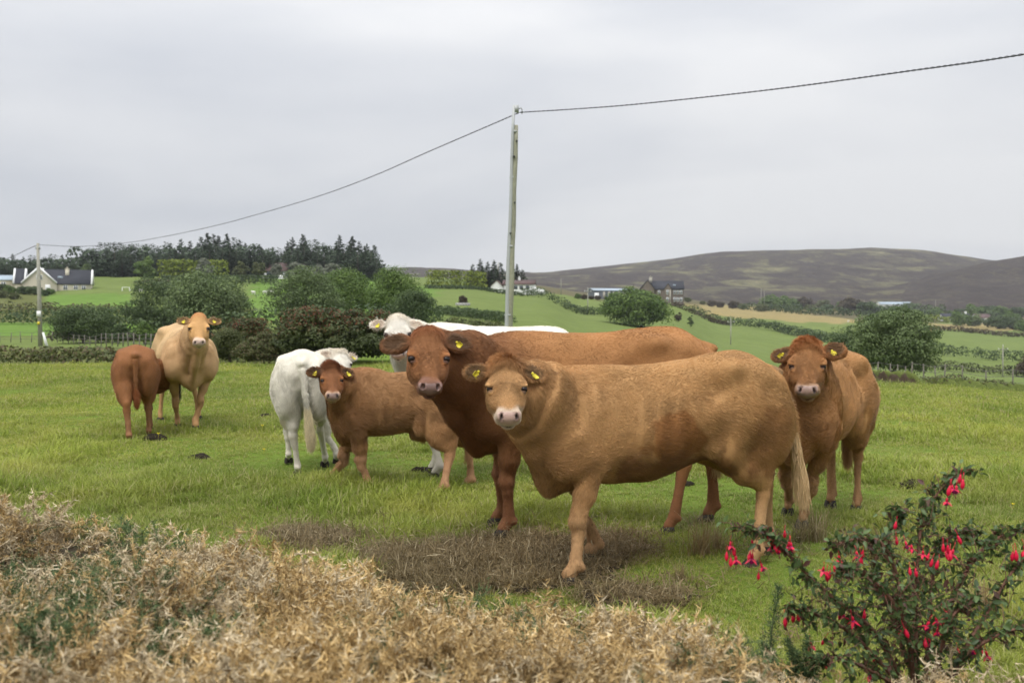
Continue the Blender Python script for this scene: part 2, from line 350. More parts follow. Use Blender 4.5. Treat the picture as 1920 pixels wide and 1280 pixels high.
# ------------------------------------------------------------------ cattle: one continuous body each, grown from a distance field
class Field:
    def __init__(s, lo, hi, h):
        s.h = h; s.lo = np.array(lo, np.float32); n = np.ceil((np.array(hi) - lo) / h).astype(int) + 1
        s.ax = [s.lo[k] + h * np.arange(n[k], dtype=np.float32) for k in range(3)]
        s.D = np.full(tuple(n), 0.5, np.float32)
    def region(s, lo, hi, m):
        sl = []
        for k in range(3):
            a = int(max(0, math.floor((lo[k] - m - s.lo[k]) / s.h))); b = int(min(len(s.ax[k]), math.ceil((hi[k] + m - s.lo[k]) / s.h) + 1))
            if b - a < 2: return None, None
            sl.append(slice(a, b))
        P = [s.ax[0][sl[0]][:, None, None], s.ax[1][sl[1]][None, :, None], s.ax[2][sl[2]][None, None, :]]
        return tuple(sl), P
    def put(s, sl, d, k, op='add'):
        a = s.D[sl]
        if op == 'cut':
            h = np.clip(0.5 - 0.5 * (a + d) / k, 0, 1); s.D[sl] = a * (1 - h) - d * h + k * h * (1 - h)
        else:
            h = np.clip(0.5 + 0.5 * (a - d) / k, 0, 1); s.D[sl] = a * (1 - h) + d * h - k * h * (1 - h)
    def cone(s, a, b, ra, rb, k=0.04, flat=None, ff=1.0, op='add'):
        a = np.asarray(a, np.float32); b = np.asarray(b, np.float32); r = max(ra, rb)
        sl, P = s.region(np.minimum(a, b) - r, np.maximum(a, b) + r, 0.10)
        if sl is None: return
        ab = b - a; L2 = float(ab @ ab) + 1e-9
        q = [P[i] - a[i] for i in range(3)]
        t = np.clip((q[0] * ab[0] + q[1] * ab[1] + q[2] * ab[2]) / L2, 0, 1)
        v = [q[i] - t * ab[i] for i in range(3)]
        d2 = v[0] ** 2 + v[1] ** 2 + v[2] ** 2
        if flat is not None:
            c = v[0] * flat[0] + v[1] * flat[1] + v[2] * flat[2]; d2 = d2 + c * c * (ff * ff - 1)
        s.put(sl, np.sqrt(d2) - (ra + (rb - ra) * t), k, op)
    def chain(s, pts, k=0.03, flat=None, ff=1.0):
        for (a, ra), (b, rb) in zip(pts[:-1], pts[1:]): s.cone(a, b, ra, rb, k, flat, ff)
    def ell(s, c, r, R=None, k=0.04, op='add'):
        c = np.asarray(c, np.float32); r = np.asarray(r, np.float32); R = np.eye(3) if R is None else np.asarray(R)
        m = float(r.max()); sl, P = s.region(c - m, c + m, 0.08)
        if sl is None: return
        q = [P[i] - c[i] for i in range(3)]
        l = [sum(float(R[i][j]) * q[i] for i in range(3)) for j in range(3)]    # columns of R are the axes
        k0 = np.sqrt(sum((l[j] / r[j]) ** 2 for j in range(3))); k1 = np.sqrt(sum((l[j] / r[j] ** 2) ** 2 for j in range(3)))
        s.put(sl, k0 * (k0 - 1) / np.maximum(k1, 1e-4), k, op)
    def nets(s):
        D = s.D; I = D < 0; h = s.h
        c = np.zeros(tuple(np.array(D.shape) - 1), np.int8)
        for i in (0, 1):
            for j in (0, 1):
                for k in (0, 1):
                    c += I[i:D.shape[0]-1+i, j:D.shape[1]-1+j, k:D.shape[2]-1+k]
        act = (c > 0) & (c < 8); idx = np.argwhere(act)
        num = -np.ones(act.shape, np.int32); num[act] = np.arange(len(idx))
        cv = {}
        for i in (0, 1):
            for j in (0, 1):
                for k in (0, 1): cv[i, j, k] = D[idx[:, 0]+i, idx[:, 1]+j, idx[:, 2]+k]
        acc = np.zeros((len(idx), 3)); cnt = np.zeros(len(idx))
        cs = list(cv)
        for p in cs:
            for ax in range(3):
                if p[ax]: continue
                q = list(p); q[ax] = 1; q = tuple(q)
                a, b = cv[p], cv[q]; m = (a < 0) != (b < 0)
                t = np.where(m, a / np.where(m, a - b, 1), 0)
                pt = np.tile(np.array(p, float), (len(idx), 1)); pt[:, ax] = t
                acc += pt * m[:, None]; cnt += m
        V = s.lo + h * (idx + acc / np.maximum(cnt, 1)[:, None])
        Fc = []
        for ax in range(3):
            u, v = (ax + 1) % 3, (ax + 2) % 3
            n = list(D.shape); sa = [slice(0, n[0]), slice(0, n[1]), slice(0, n[2])]; sb = list(sa)
            sa[ax] = slice(0, n[ax] - 1); sb[ax] = slice(1, n[ax])
            ch = I[tuple(sa)] != I[tuple(sb)]
            e = np.argwhere(ch); e = e[(e[:, u] > 0) & (e[:, v] > 0) & (e[:, u] < n[u] - 1) & (e[:, v] < n[v] - 1)]
            ins = I[e[:, 0], e[:, 1], e[:, 2]]
            def cell(du, dv):
                q = e.copy(); q[:, u] += du; q[:, v] += dv; return num[q[:, 0], q[:, 1], q[:, 2]]
            f = np.stack([cell(-1, -1), cell(0, -1), cell(0, 0), cell(-1, 0)], 1)
            f[~ins] = f[~ins][:, ::-1]
            Fc.append(f)
        F = np.concatenate(Fc); F = F[(F >= 0).all(1)]
        return V, F
    def normals(s, V):
        G = np.zeros_like(V); p = (V - s.lo) / s.h
        i = np.clip(np.round(p).astype(int), 1, np.array(s.D.shape) - 2)
        for ax in range(3):
            o = np.zeros(3, int); o[ax] = 1; a = i + o; b = i - o
            G[:, ax] = s.D[a[:, 0], a[:, 1], a[:, 2]] - s.D[b[:, 0], b[:, 1], b[:, 2]]
        return G / (np.linalg.norm(G, axis=1, keepdims=True) + 1e-9)

def lerp(a, b, t): return np.asarray(a) * (1 - t) + np.asarray(b) * t

# ---- cattle materials
def coat_material():
    m, t, out = new_mat('hide')
    a = t.n('ShaderNodeAttribute', attribute_name='col')
    g = t.n('ShaderNodeTexCoord').outputs['Object']
    f = noise(t, 55, 4, 0.65, g)
    c = mixc(t, 0.55, a.outputs['Color'], mixc(t, f, (0.60, 0.58, 0.56), (1.25, 1.25, 1.25)), 'MULTIPLY')
    p = t.n('ShaderNodeBsdfPrincipled', {'Base Color': c, 'Roughness': 0.75, 'Specular IOR Level': 0.2})
    b = t.n('ShaderNodeBump', {'Strength': 0.5, 'Distance': 0.008, 'Height': noise(t, 90, 3, 0.6, g)})
    t.t.links.new(b.outputs[0], p.inputs['Normal']); t.t.links.new(p.outputs[0], out.inputs[0]); return m
def muzzle_material():
    m, t, out = new_mat('muzzle_skin')
    a = t.n('ShaderNodeAttribute', attribute_name='col')
    g = t.n('ShaderNodeTexCoord').outputs['Object']
    v = t.n('ShaderNodeTexVoronoi', {'Scale': 160.0}); t.t.links.new(g, v.inputs['Vector'])
    p = t.n('ShaderNodeBsdfPrincipled', {'Base Color': a.outputs['Color'], 'Roughness': 0.42, 'Specular IOR Level': 0.45})
    b = t.n('ShaderNodeBump', {'Strength': 0.35, 'Distance': 0.003, 'Height': v.outputs['Distance']})
    t.t.links.new(b.outputs[0], p.inputs['Normal']); t.t.links.new(p.outputs[0], out.inputs[0]); return m
def hair_material():
    m, t, out = new_mat('coat_hair')
    a = t.n('ShaderNodeAttribute', attribute_name='hcol')
    p = t.n('ShaderNodeBsdfPrincipled', {'Base Color': a.outputs['Color'], 'Roughness': 0.55, 'Specular IOR Level': 0.25})
    t.t.links.new(p.outputs[0], out.inputs[0]); return m
M_HIDE, M_MUZ, M_HAIR = coat_material(), muzzle_material(), hair_material()
M_EYE = simple('eye_dark', (0.012, 0.006, 0.004), 0.16, 0.2, 30, spec=0.28)
M_HOOF = simple('hoof_horn', (0.045, 0.038, 0.032), 0.8, 0.4, 25, 0.3, 60, spec=0.12)
M_TAG = simple('tag_yellow', (0.66, 0.55, 0.04), 0.5, 0.25, 60)
M_PRINT = simple('tag_print', (0.03, 0.03, 0.03), 0.6, 0.1, 60)

def hair_curves(name, P, parent, cols, r0):
    """P (n,k,3) strand points; cols (n,3); a Curves object"""
    n, k, _ = P.shape
    c = bpy.data.hair_curves.new(name); c.add_curves([k] * n)
    c.attributes['position'].data.foreach_set('vector', np.ascontiguousarray(P, np.float32).ravel())
    r = c.attributes.get('radius') or c.attributes.new('radius', 'FLOAT', 'POINT')
    prof = np.array([1.0, 0.85, 0.35]) if k == 3 else np.interp(np.arange(k) / (k - 1), [0, 0.7, 1], [1, 0.9, 0.3])
    rr = (np.ones((n, 1)) * r0 if np.isscalar(r0) else np.asarray(r0)[:, None]) * prof[None]
    r.data.foreach_set('value', rr.astype(np.float32).ravel())
    a = c.attributes.new('hcol', 'FLOAT_COLOR', 'CURVE')
    cc = np.ones((n, 4), np.float32); cc[:, :3] = np.clip(cols, 0.001, 0.95); a.data.foreach_set('color', cc.ravel())
    c.materials.append(M_HAIR)
    return obj(name, c, parent)

def hoof_mesh():
    mb = MB()
    for s in (-1, 1):
        V = []; n = 8
        for (z, fx, bx, w, cx) in ((0.0, 0.085, -0.045, 0.030, 0.0), (0.02, 0.080, -0.045, 0.030, 0.0), (0.05, 0.052, -0.042, 0.027, 0.0), (0.07, 0.03, -0.036, 0.022, 0)):
            for k in range(n):
                th = 2 * math.pi * k / n; ca, sa = math.cos(th), math.sin(th)
                x = (fx + bx) / 2 + (fx - bx) / 2 * ca
                y = s * 0.027 + w * sa * (1 - 0.35 * max(0, ca))
                V.append((x, y, z))
        F = [(i*n+k, i*n+(k+1) % n, (i+1)*n+(k+1) % n, (i+1)*n+k) for i in range(3) for k in range(n)]
        c = len(V); V.append((0.0, s * 0.027, 0.072)); F += [(3*n+k, 3*n+(k+1) % n, c) for k in range(n)]
        mb.add(V, F)
    return mb.mesh('hoof', M_HOOF, True)
HOOF = hoof_mesh()
def sphere_mesh(name, mat, n=14, m=10):
    V = []; F = []
    for i in range(m + 1):
        ph = math.pi * i / m
        for k in range(n):
            th = 2 * math.pi * k / n; V.append((math.sin(ph) * math.cos(th), math.sin(ph) * math.sin(th), math.cos(ph)))
    for i in range(m):
        for k in range(n): F.append((i*n+k, (i+1)*n+k, (i+1)*n+(k+1) % n, i*n+(k+1) % n))
    mb = MB(); mb.add(V, F); return mb.mesh(name, mat, True)
EYE = sphere_mesh('eye', M_EYE)
def tag_mesh():
    mb = MB()    # a flag-shaped plate with a narrow neck, 5 mm thick
    prof = [(-0.010, 0.0), (-0.012, -0.016), (-0.029, -0.026), (-0.029, -0.066), (-0.024, -0.071), (0.024, -0.071), (0.029, -0.066), (0.029, -0.026), (0.012, -0.016), (0.010, 0.0)]
    n = len(prof)
    V = [(x, -0.0025, z) for x, z in prof] + [(x, 0.0025, z) for x, z in prof]
    for k in range(n): mb_f = (k, (k + 1) % n, n + (k + 1) % n, n + k); mb.F4.append(list(mb_f))
    mb.V += V; mb.n = len(V)
    for a, b, c, d in ((0, 1, 8, 9), (1, 2, 7, 8), (2, 3, 6, 7), (3, 4, 5, 6)):
        mb.F4.append([a, b, c, d]); mb.F4.append([n + d, n + c, n + b, n + a])
    b2 = mb
    for k in range(8):   # the button
        pass
    b2.tube([(0, -0.008, -0.008), (0, 0.008, -0.008)], 0.011, 8)
    return b2.mesh('ear_tag', M_TAG)
TAG = tag_mesh()

def make_cow(c):
    t0 = time.time()
    H, Hw, L, W = c['H'], c['Hw'], c['L'], c['W']
    lr = c.get('leg', 1.0); hd = math.radians(c['head_deg'])
    O = np.array([c['pos'][0], c['pos'][1], 0.0])
    R = np.array([[math.cos(hd), -math.sin(hd), 0], [math.sin(hd), math.cos(hd), 0], [0, 0, 1]])
    loc = lambda p: R.T @ (np.asarray(p, float) - O)
    root = empty(c.get('name', 'cow'), O, hd); tag(root, c['label'], 'calf' if c.get('name') == 'calf' else 'cow', c.get('group'))
    # --- head frame (x: poll to nose, z: out of the forehead)
    E = loc(c['eye']); sc = c['hs']
    camd = loc((0, 0, CAM_H)) - E; camd[2] = 0; camd /= np.linalg.norm(camd)
    ya = math.radians(c.get('yaw', 0)); ca, sa = math.cos(ya), math.sin(ya)
    fwd = np.array([camd[0] * ca - camd[1] * sa, camd[0] * sa + camd[1] * ca, 0])
    pt = math.radians(c.get('pitch', 56))
    hx = fwd * math.cos(pt) - np.array([0, 0, 1.0]) * math.sin(pt)
    hy = np.cross((0, 0, 1.0), fwd); hz = np.cross(hx, hy)
    ro = math.radians(c.get('roll', 0)); hy, hz = hy * math.cos(ro) + hz * math.sin(ro), hz * math.cos(ro) - hy * math.sin(ro)
    HR = np.stack([hx, hy, hz], 1)
    KX, KY = c.get('long', 0.98), c.get('narrow', 1.05); KK = np.array([KX, KY, 1.0])
    HO = E - HR @ (np.array([0.20 * KX, 0, 0.035]) * sc)
    hp = lambda x, y, z: HO + HR @ (np.array([x * KX, y * KY, z]) * sc)
    # --- feet
    feet = {k: loc((v[0], v[1], 0)) for k, v in c['feet'].items()}
    xs = [-L / 2 - 0.25, L / 2 + 0.1, E[0] - 0.45, E[0] + 0.45] + [f[0] - 0.15 for f in feet.values()] + [f[0] + 0.2 for f in feet.values()]
    ys = [-0.5 * W / 0.3, 0.5 * W / 0.3, E[1] - 0.45, E[1] + 0.45] + [f[1] - 0.15 for f in feet.values()] + [f[1] + 0.15 for f in feet.values()]
    F = Field((min(xs), min(ys), -0.02), (max(xs), max(ys), max(H + 0.12, E[2] + 0.4 * sc + 0.05)), c.get('vox', 0.012))
    # --- trunk: a lofted barrel with the animal's own top line and belly line
    st = np.array(c.get('stations') or [
        # t    w     top         bottom
        [0.00, 0.50, 0.865 * H, 0.60 * H], [0.07, 0.74, 0.955 * H, 0.54 * H], [0.15, 0.90, 1.00 * H, 0.50 * H], [0.25, 0.96, 1.00 * H, 0.475 * H],
        [0.38, 0.98, 0.74 * H + 0.25 * Hw, 0.45 * H], [0.55, 1.02, 0.42 * H + 0.57 * Hw, 0.41 * H], [0.70, 0.97, 0.18 * H + 0.815 * Hw, 0.40 * H],
        [0.82, 0.86, 1.00 * Hw, 0.40 * H], [0.92, 0.70, 0.95 * Hw, 0.40 * H], [1.0, 0.5, 0.84 * Hw, 0.44 * H]])
    st[:, 3] += c.get('lift_belly', 0.035) * H
    if 'belly' in c: st[:, 3] += np.interp(st[:, 0], *c['belly'])
    if 'top' in c: st[:, 2] += np.interp(st[:, 0], *c['top'])
    tt = np.linspace(0, 1, 161); ker = np.hanning(21); ker /= ker.sum()
    sm = lambda y: np.convolve(np.pad(np.interp(tt, st[:, 0], y), 10, mode='edge'), ker, mode='valid')
    Wt, Tt, Bt = sm(st[:, 1]) * W, sm(st[:, 2]), sm(st[:, 3])
    rx = np.ones_like(tt)
    e0, e1 = 0.13, 0.15
    rx = np.where(tt < e0, np.sqrt(np.clip(1 - ((e0 - tt) / (e0 + 0.02)) ** 2, 0.02, 1)) ** 0.8, rx)
    rx = np.where(tt > 1 - e1, np.sqrt(np.clip(1 - ((tt - 1 + e1) / (e1 + 0.02)) ** 2, 0.02, 1)) ** 0.9, rx)
    sl, P = F.region((-L/2, -W * 1.3, 0.3 * H), (L/2, W * 1.3, H * 1.1), 0.04)
    tx = (P[0] + L / 2) / L; txc = np.clip(tx, 0, 1)
    ip = lambda arr: np.interp(txc.ravel(), tt, arr).reshape(txc.shape).astype(np.float32)
    w_, t_, b_, r_ = ip(Wt), ip(Tt), ip(Bt), ip(rx)
    zc = b_ + (t_ - b_) * 0.47; hu = (t_ - zc) * r_; hl = (zc - b_) * r_
    dz = P[2] - zc; h_ = np.where(dz > 0, hu, hl)
    wz = w_ * r_ * (1 - 0.22 * np.clip(dz / hu, 0, 1) ** 1.3 - 0.14 * np.clip(-dz / hl, 0, 1) ** 2)
    q = ((np.abs(P[1]) / wz) ** 2.15 + (np.abs(dz) / h_) ** 2.15) ** (1 / 2.15)
    d = (q - 1) * np.minimum(wz, h_) * 0.8
    ox = np.maximum(np.abs(P[0]) - L / 2, 0); d = np.where(ox > 0, np.maximum(d, 0) + ox, d)
    F.put(sl, d.astype(np.float32), 0.03)
    X = lambda t: -L / 2 + t * L
    # --- hindquarters, shoulders, hips
    for s in (1, -1):
        F.ell((X(0.17), s * W * 0.56, 0.735 * H), (0.165 * L, W * 0.46, 0.20 * H), k=0.09)       # rump and thigh
        F.ell((X(0.105), s * W * 0.54, 0.61 * H), (0.115 * L, W * 0.42, 0.17 * H), k=0.09)         # buttock
        F.ell((X(0.275), s * W * (0.44 if c.get('name') else 0.58), (0.875 if c.get('name') else 0.905) * H), (0.09, 0.07, 0.06), k=0.10)                   # hook bone
        F.ell((X(0.045), s * W * 0.30, (0.81 if c.get('name') else 0.845) * H), (0.06, 0.05, 0.05), k=0.09)                   # pin bone
        F.ell((X(0.85), s * W * 0.66, 0.68 * Hw), (0.12 * L, W * 0.34, 0.21 * Hw), k=0.08)        # shoulder
        F.ell((X(0.935), s * W * 0.58, 0.60 * Hw), (0.07 * L, W * 0.32, 0.11 * Hw), k=0.07)       # point of shoulder
    F.ell((X(0.80), 0, 0.965 * Hw), (0.13 * L, 0.06, 0.05), k=0.08)                               # withers
    F.ell((X(0.935), 0, 0.50 * Hw), (0.085 * L, W * 0.40, 0.09 * Hw), k=0.08)                     # brisket
    # --- legs
    up = np.array([0, 0, 1.0])
    for key, f in feet.items():
        s = 1 if key[1] == 'L' else -1
        g = c.get('gh', H)
        if key[0] == 'F':
            el = np.array([X(0.835), s * W * 0.58, 0.50 * g]); sh = np.array([X(0.89), s * W * 0.60, 0.62 * g])
            fet = f + (-0.035 * g / 1.4, 0, 0.088 * g); kn = lerp(fet, el, 0.46) + (0.018, 0, 0)
            kn[2] = 0.265 * g
            F.chain([(sh, 0.115 * lr), (el, 0.094 * lr), (lerp(el, kn, 0.5), 0.070 * lr), (kn + up * 0.065, 0.046 * lr), (kn + (0.008, 0, 0.01), 0.052 * lr), (kn - up * 0.055, 0.037 * lr)], 0.018, (0, 1, 0), 1.15)
            F.chain([(kn - up * 0.05, 0.038 * lr), (lerp(kn, fet, 0.55), 0.028 * lr), (fet, 0.037 * lr), (f + (0.004, 0, 0.066), 0.036 * lr)], 0.012, (0, 1, 0), 1.05)
            F.ell(fet + (-0.035 * lr, 0, -0.015), (0.016, 0.026, 0.016), k=0.03)                     # dew claws
        else:
            hp_ = np.array([X(0.20), s * W * 0.52, 0.74 * g]); sf = np.array([X(0.29), s * W * 0.66, 0.555 * g])
            fet = f + (-0.03 * g / 1.4, 0, 0.088 * g); hk = lerp(fet, np.array([X(0.10), s * W * 0.50, 0.62 * g]), 0.50)
            hk[2] = 0.365 * g; hk[0] = fet[0] * 0.75 + X(0.08) * 0.25 - 0.025
            F.chain([(hp_, 0.16 * lr), (sf, 0.12 * lr)], 0.08, (0, 1, 0), 1.25)
            F.chain([(hp_ + (-0.05, 0, -0.08), 0.15 * lr), (lerp(hp_, hk, 0.55), 0.132 * lr), (lerp(hp_, hk, 0.80), 0.088 * lr), (hk + up * 0.05, 0.050 * lr)], 0.04, (0, 1, 0), 1.22)
            F.chain([(sf, 0.11 * lr), (lerp(sf, hk, 0.55), 0.090 * lr), (hk + (0.015, 0, 0.02), 0.048 * lr)], 0.04, (0, 1, 0), 1.15)
            F.chain([(hk + (-0.018, 0, 0.045), 0.040 * lr), (hk + (0.003, 0, -0.04), 0.047 * lr), (lerp(hk, fet, 0.6), 0.031 * lr), (fet, 0.039 * lr), (f + (0.004, 0, 0.066), 0.037 * lr)], 0.014, (0, 1, 0), 1.12)
            F.ell(fet + (-0.035 * lr, 0, -0.015), (0.016, 0.026, 0.016), k=0.03)
    # --- neck: crest, core and throat, then the dewlap
    wi = np.array([X(0.80), 0, 0.84 * Hw]); po = hp(-0.005, 0, -0.03)
    ch = np.array([X(0.93), 0, 0.62 * Hw]); th = hp(0.11, 0, -0.12)
    nb = c.get('neck_bend', np.zeros(3))
    nr = c.get('neck', 1.0)
    m1 = lerp(wi, po, 0.55) + nb; m2 = lerp(ch, th, 0.55) + nb
    F.chain([(wi, 0.155 * nr), (m1, 0.125 * nr), (po, 0.088 * sc)], 0.08)
    F.chain([(lerp(wi, ch, 0.5), 0.19 * nr), (lerp(m1, m2, 0.5), 0.150 * nr), (hp(0.06, 0, -0.09), 0.098 * sc)], 0.09)
    F.chain([(ch, 0.17 * nr), (m2, 0.120 * nr), (th, 0.078 * sc)], 0.08)
    side = np.cross((th - ch) / np.linalg.norm(th - ch), (0, 0, 1.0)); side /= np.linalg.norm(side) + 1e-9
    br = np.array([X(0.955), 0, 0.455 * Hw])
    dm = lerp(th, br, 0.55) + (m2 - lerp(ch, th, 0.55)) * 0.6 + np.array([c.get('dew', 0.03), 0, -0.01])
    F.chain([(th + np.array([0, 0, -0.02]), 0.05 * sc), (dm, 0.085 * nr), (br, 0.085 * nr)], 0.07, side, 1.9)
    # --- head
    e_ = lambda p, r, k=0.035, op='add': F.ell(hp(*p), np.array(r) * KK * sc, HR, k * sc, op)
    e_((0.075, 0, 0.0), (0.115, 0.104, 0.100))
    e_((0.175, 0, -0.010), (0.13, 0.106, 0.086))
    e_((0.012, 0, 0.045), (0.055, 0.066, 0.050), 0.05)
    F.cone(hp(0.17, 0, -0.005), hp(0.42, 0, -0.004), 0.082 * sc, 0.060 * sc, 0.04 * sc)
    for s in (1, -1):
        e_((0.180, s * 0.084, 0.034), (0.055, 0.038, 0.038), 0.03)                # brow
        e_((0.265, s * 0.074, -0.030), (0.085, 0.036, 0.045), 0.04)               # cheek bone
        e_((0.175, s * 0.078, -0.095), (0.105, 0.043, 0.085), 0.05)               # jaw muscle
        F.cone(hp(0.18, s * 0.06, -0.125), hp(0.39, s * 0.038, -0.080), 0.050 * sc, 0.038 * sc, 0.04 * sc)
        e_((0.448, s * 0.049, 0.020), (0.042, 0.029, 0.031), 0.022)               # nostril wings
        e_((0.428, s * 0.050, -0.026), (0.050, 0.031, 0.028), 0.022)              # lips
    e_((0.434, 0, 0.000), (0.056, 0.064, 0.044), 0.03)
    e_((0.448, 0, -0.026), (0.042, 0.055, 0.030), 0.02)                           # upper lip
    e_((0.428, 0, -0.078), (0.050, 0.048, 0.024), 0.010)                          # chin
    for s in (1, -1):
        e_((0.224, s * 0.114, 0.038), (0.032, 0.026, 0.026), 0.010, 'cut')        # eye socket
        e_((0.204, s * 0.111, 0.053), (0.026, 0.023, 0.012), 0.014)               # upper lid
        e_((0.250, s * 0.104, 0.030), (0.018, 0.016, 0.014), 0.012)               # lower lid
        RN = HR @ np.array([[0.77, s * -0.35, -0.53], [s * 0.41, 0.91, 0], [0.48, s * -0.22, 0.85]])
        F.ell(hp(0.476, s * 0.048, 0.034), np.array((0.032, 0.0100, 0.021)) * sc, RN, 0.008 * sc, 'cut')       # nostril
        F.cone(hp(0.488, 0, -0.060), hp(0.385, s * 0.090, -0.050), 0.0085 * sc, 0.006 * sc, 0.006, op='cut')   # mouth line
    # --- ears
    earL = c.get('earlen', 1.0); ears = []
    for s in (1, -1):
        ed = c.get('ear', (-0.22, 1.0, -0.18)); ed = c.get('earL' if s > 0 else 'earR', ed)
        a = HR @ np.array([ed[0], s * ed[1], ed[2]]); a /= np.linalg.norm(a)
        base = hp(0.045, s * 0.088, 0.005)
        nf = HR @ np.array([0.10, s * 0.05, 1.0]); nf -= a * (nf @ a); nf /= np.linalg.norm(nf); wv = np.cross(nf, a)
        ER = np.stack([a, wv, nf], 1); el = 0.176 * sc * earL; cen = base + a * el * 0.58
        sag = np.array([0, 0, -0.010 * sc]); ch_ = [(0.0, 0.030), (0.22, 0.040), (0.50, 0.066 * earL), (0.78, 0.056 * earL), (1.0, 0.016)]
        pp = [(base + a * el * q + sag * q * q - wv * 0.004, rr_ * sc) for q, rr_ in ch_]
        F.chain(pp, 0.012, nf, 2.3)
        for (p1, r1), (p2, r2) in zip(pp[1:-1], pp[2:]):
            F.cone(p1 + nf * 0.020 * sc, p2 + nf * 0.016 * sc, r1 * 0.74, r2 * 0.74, 0.006, nf, 2.0, 'cut')
        ears.append((base, a, wv, nf, el, cen))
    # --- tail
    tl = c.get('tail') or [(X(0.0) + 0.05, 0, 0.90 * H), (X(0) - 0.035, 0, 0.83 * H), (X(0) - 0.065, 0.0, 0.68 * H), (X(0) - 0.05, 0, 0.46 * H)]
    tl = [np.array(p, float) for p in tl]
    F.ell((X(0.03), 0, 0.895 * H), (0.09, 0.04, 0.035), k=0.08)
    tr = [0.030, 0.032, 0.023, 0.017]
    F.chain([(p, tr[min(i, 3)] * lr) for i, p in enumerate(tl)], 0.015)
    if c.get('sheath'): F.chain([((X(0.38), 0, 0.47 * H), 0.06), ((X(0.33), 0, 0.425 * H), 0.028)], 0.05)
    for fn in c.get('extra', ()): fn(F, X, H)
    # soft unevenness of muscle and skin
    V, Q = F.nets(); N = F.normals(V)
    V = V + N * (vnoise(V, 7.0, c['seed'], 3)[:, None] * 0.006 + vnoise(V, 28.0, c['seed'] + 1, 2)[:, None] * 0.0022)
    # shoulder, rib, flank and thigh relief
    tq, zq = (V[:, 0] + L / 2) / L, V[:, 2] / H; sidew = sstep(0.25, 0.6, np.abs(V[:, 1]) / W) * (np.abs(V[:, 1]) < 1.25 * W); rel = np.zeros(len(V))
    for (a, b, sa_, sb_, am) in ((0.715, 0.60, 0.045, 0.16, -0.013), (0.365, 0.82, 0.055, 0.06, -0.026), (0.325, 0.58, 0.035, 0.12, -0.022), (0.265, 0.925, 0.04, 0.03, 0.014), (0.90, 0.64, 0.035, 0.05, 0.014),
                                 (0.82, 0.80, 0.025, 0.11, 0.010), (0.12, 0.83, 0.04, 0.05, -0.012), (0.20, 0.66, 0.07, 0.10, 0.012), (0.90, 0.78, 0.022, 0.12, -0.014), (0.55, 0.60, 0.10, 0.10, 0.008), (0.765, 0.47, 0.025, 0.06, -0.018), (0.34, 0.50, 0.03, 0.07, -0.016), (0.86, 0.56, 0.035, 0.05, 0.010), (0.16, 0.90, 0.03, 0.03, 0.006)):
        rel += am * np.exp(-((tq - a) / sa_) ** 2 - ((zq - b) / sb_) ** 2)
    rel += 0.0035 * np.sin((tq + 0.10 * zq) * L / 0.055 * 3.1416) * sstep(0.40, 0.46, tq) * sstep(0.70, 0.64, tq) * sstep(0.50, 0.56, zq) * sstep(0.84, 0.76, zq)
    V = V + N * (rel * sidew * c.get('relief', 1.5))[:, None]
    # neck folds
    nm = lerp(m1, m2, 0.5); nd = hp(0.06, 0, -0.07) - nm; nl = np.linalg.norm(nd); nd /= nl
    tn = (V - nm) @ nd; fold = np.exp(-((tn - nl * 0.35) / (0.12 * sc)) ** 2) * c.get('folds', 0.35)
    h0 = (V - HO) @ HR / sc / KK                                                        # head coordinates
    fold *= (h0[:, 2] < -0.02) | (np.abs(h0[:, 1]) > 0.09)
    V = V + N * (np.sin(tn / (0.020 * sc) + vnoise(V, 9, 5) * 1.5) * 0.012 * fold)[:, None]
    # --- colour of the hide
    body, leg, face, inner, muz = [np.array(c[k]) for k in ('body', 'legc', 'face', 'inner', 'muz')]
    C = np.tile(body, (len(V), 1)); z = V[:, 2] / H
    mixin = lambda C, col, f: C * (1 - f[:, None]) + np.asarray(col) * f[:, None]
    C *= (1 + 0.13 * vnoise(V, 4.0, c['seed'] + 3, 3) + 0.07 * vnoise(V, 16.0, c['seed'] + 5, 2))[:, None]
    if 'neckc' in c:
        C = mixin(C, c['neckc'], sstep(0.60, 0.98, (V[:, 0] + L / 2) / L) * 0.9)
    C = mixin(C, leg, sstep(0.43, 0.24, z + 0.05 * vnoise(V, 8, 2)) * c.get('legf', 0.9))
    for (p, r, col, f) in c.get('patches', ()):                                    # wet or dirty patches; the golden heifer's belly one also has underside shade painted in
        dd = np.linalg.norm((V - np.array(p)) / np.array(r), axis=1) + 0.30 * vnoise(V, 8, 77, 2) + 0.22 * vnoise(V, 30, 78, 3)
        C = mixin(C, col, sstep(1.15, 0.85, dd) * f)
    inhead = np.linalg.norm((h0 - (0.22, 0, -0.02)) / (0.34, 0.17, 0.20), axis=1)
    hw = sstep(1.25, 0.85, inhead)
    C = mixin(C, face, hw * 0.8)
    C = mixin(C, c.get('pollc', body), hw * sstep(0.12, 0.0, h0[:, 0]) * 0.8)
    for s in (1, -1):
        de = np.linalg.norm((h0 - (0.224, s * 0.108, 0.034)) / (0.070, 0.05, 0.05), axis=1)
        C = mixin(C, c.get('eyering', np.clip(face * 1.5, 0, 0.8)), sstep(1.3, 0.6, de) * 0.7)
        C = mixin(C, (0.05, 0.03, 0.025), sstep(0.66, 0.50, de) * 0.9)
    ring = sstep(0.395, 0.430, h0[:, 0] - 0.5 * np.clip(h0[:, 2] - 0.03, -0.08, 1) + 0.25 * np.abs(h0[:, 1]) + 0.02 * vnoise(V, 40, 9, 2)) * (inhead < 1.3) * sstep(-0.100, -0.075, h0[:, 2])
    C = mixin(C, c['ring'], ring * c.get('ringf', 0.9))
    ay = np.abs(h0[:, 1])
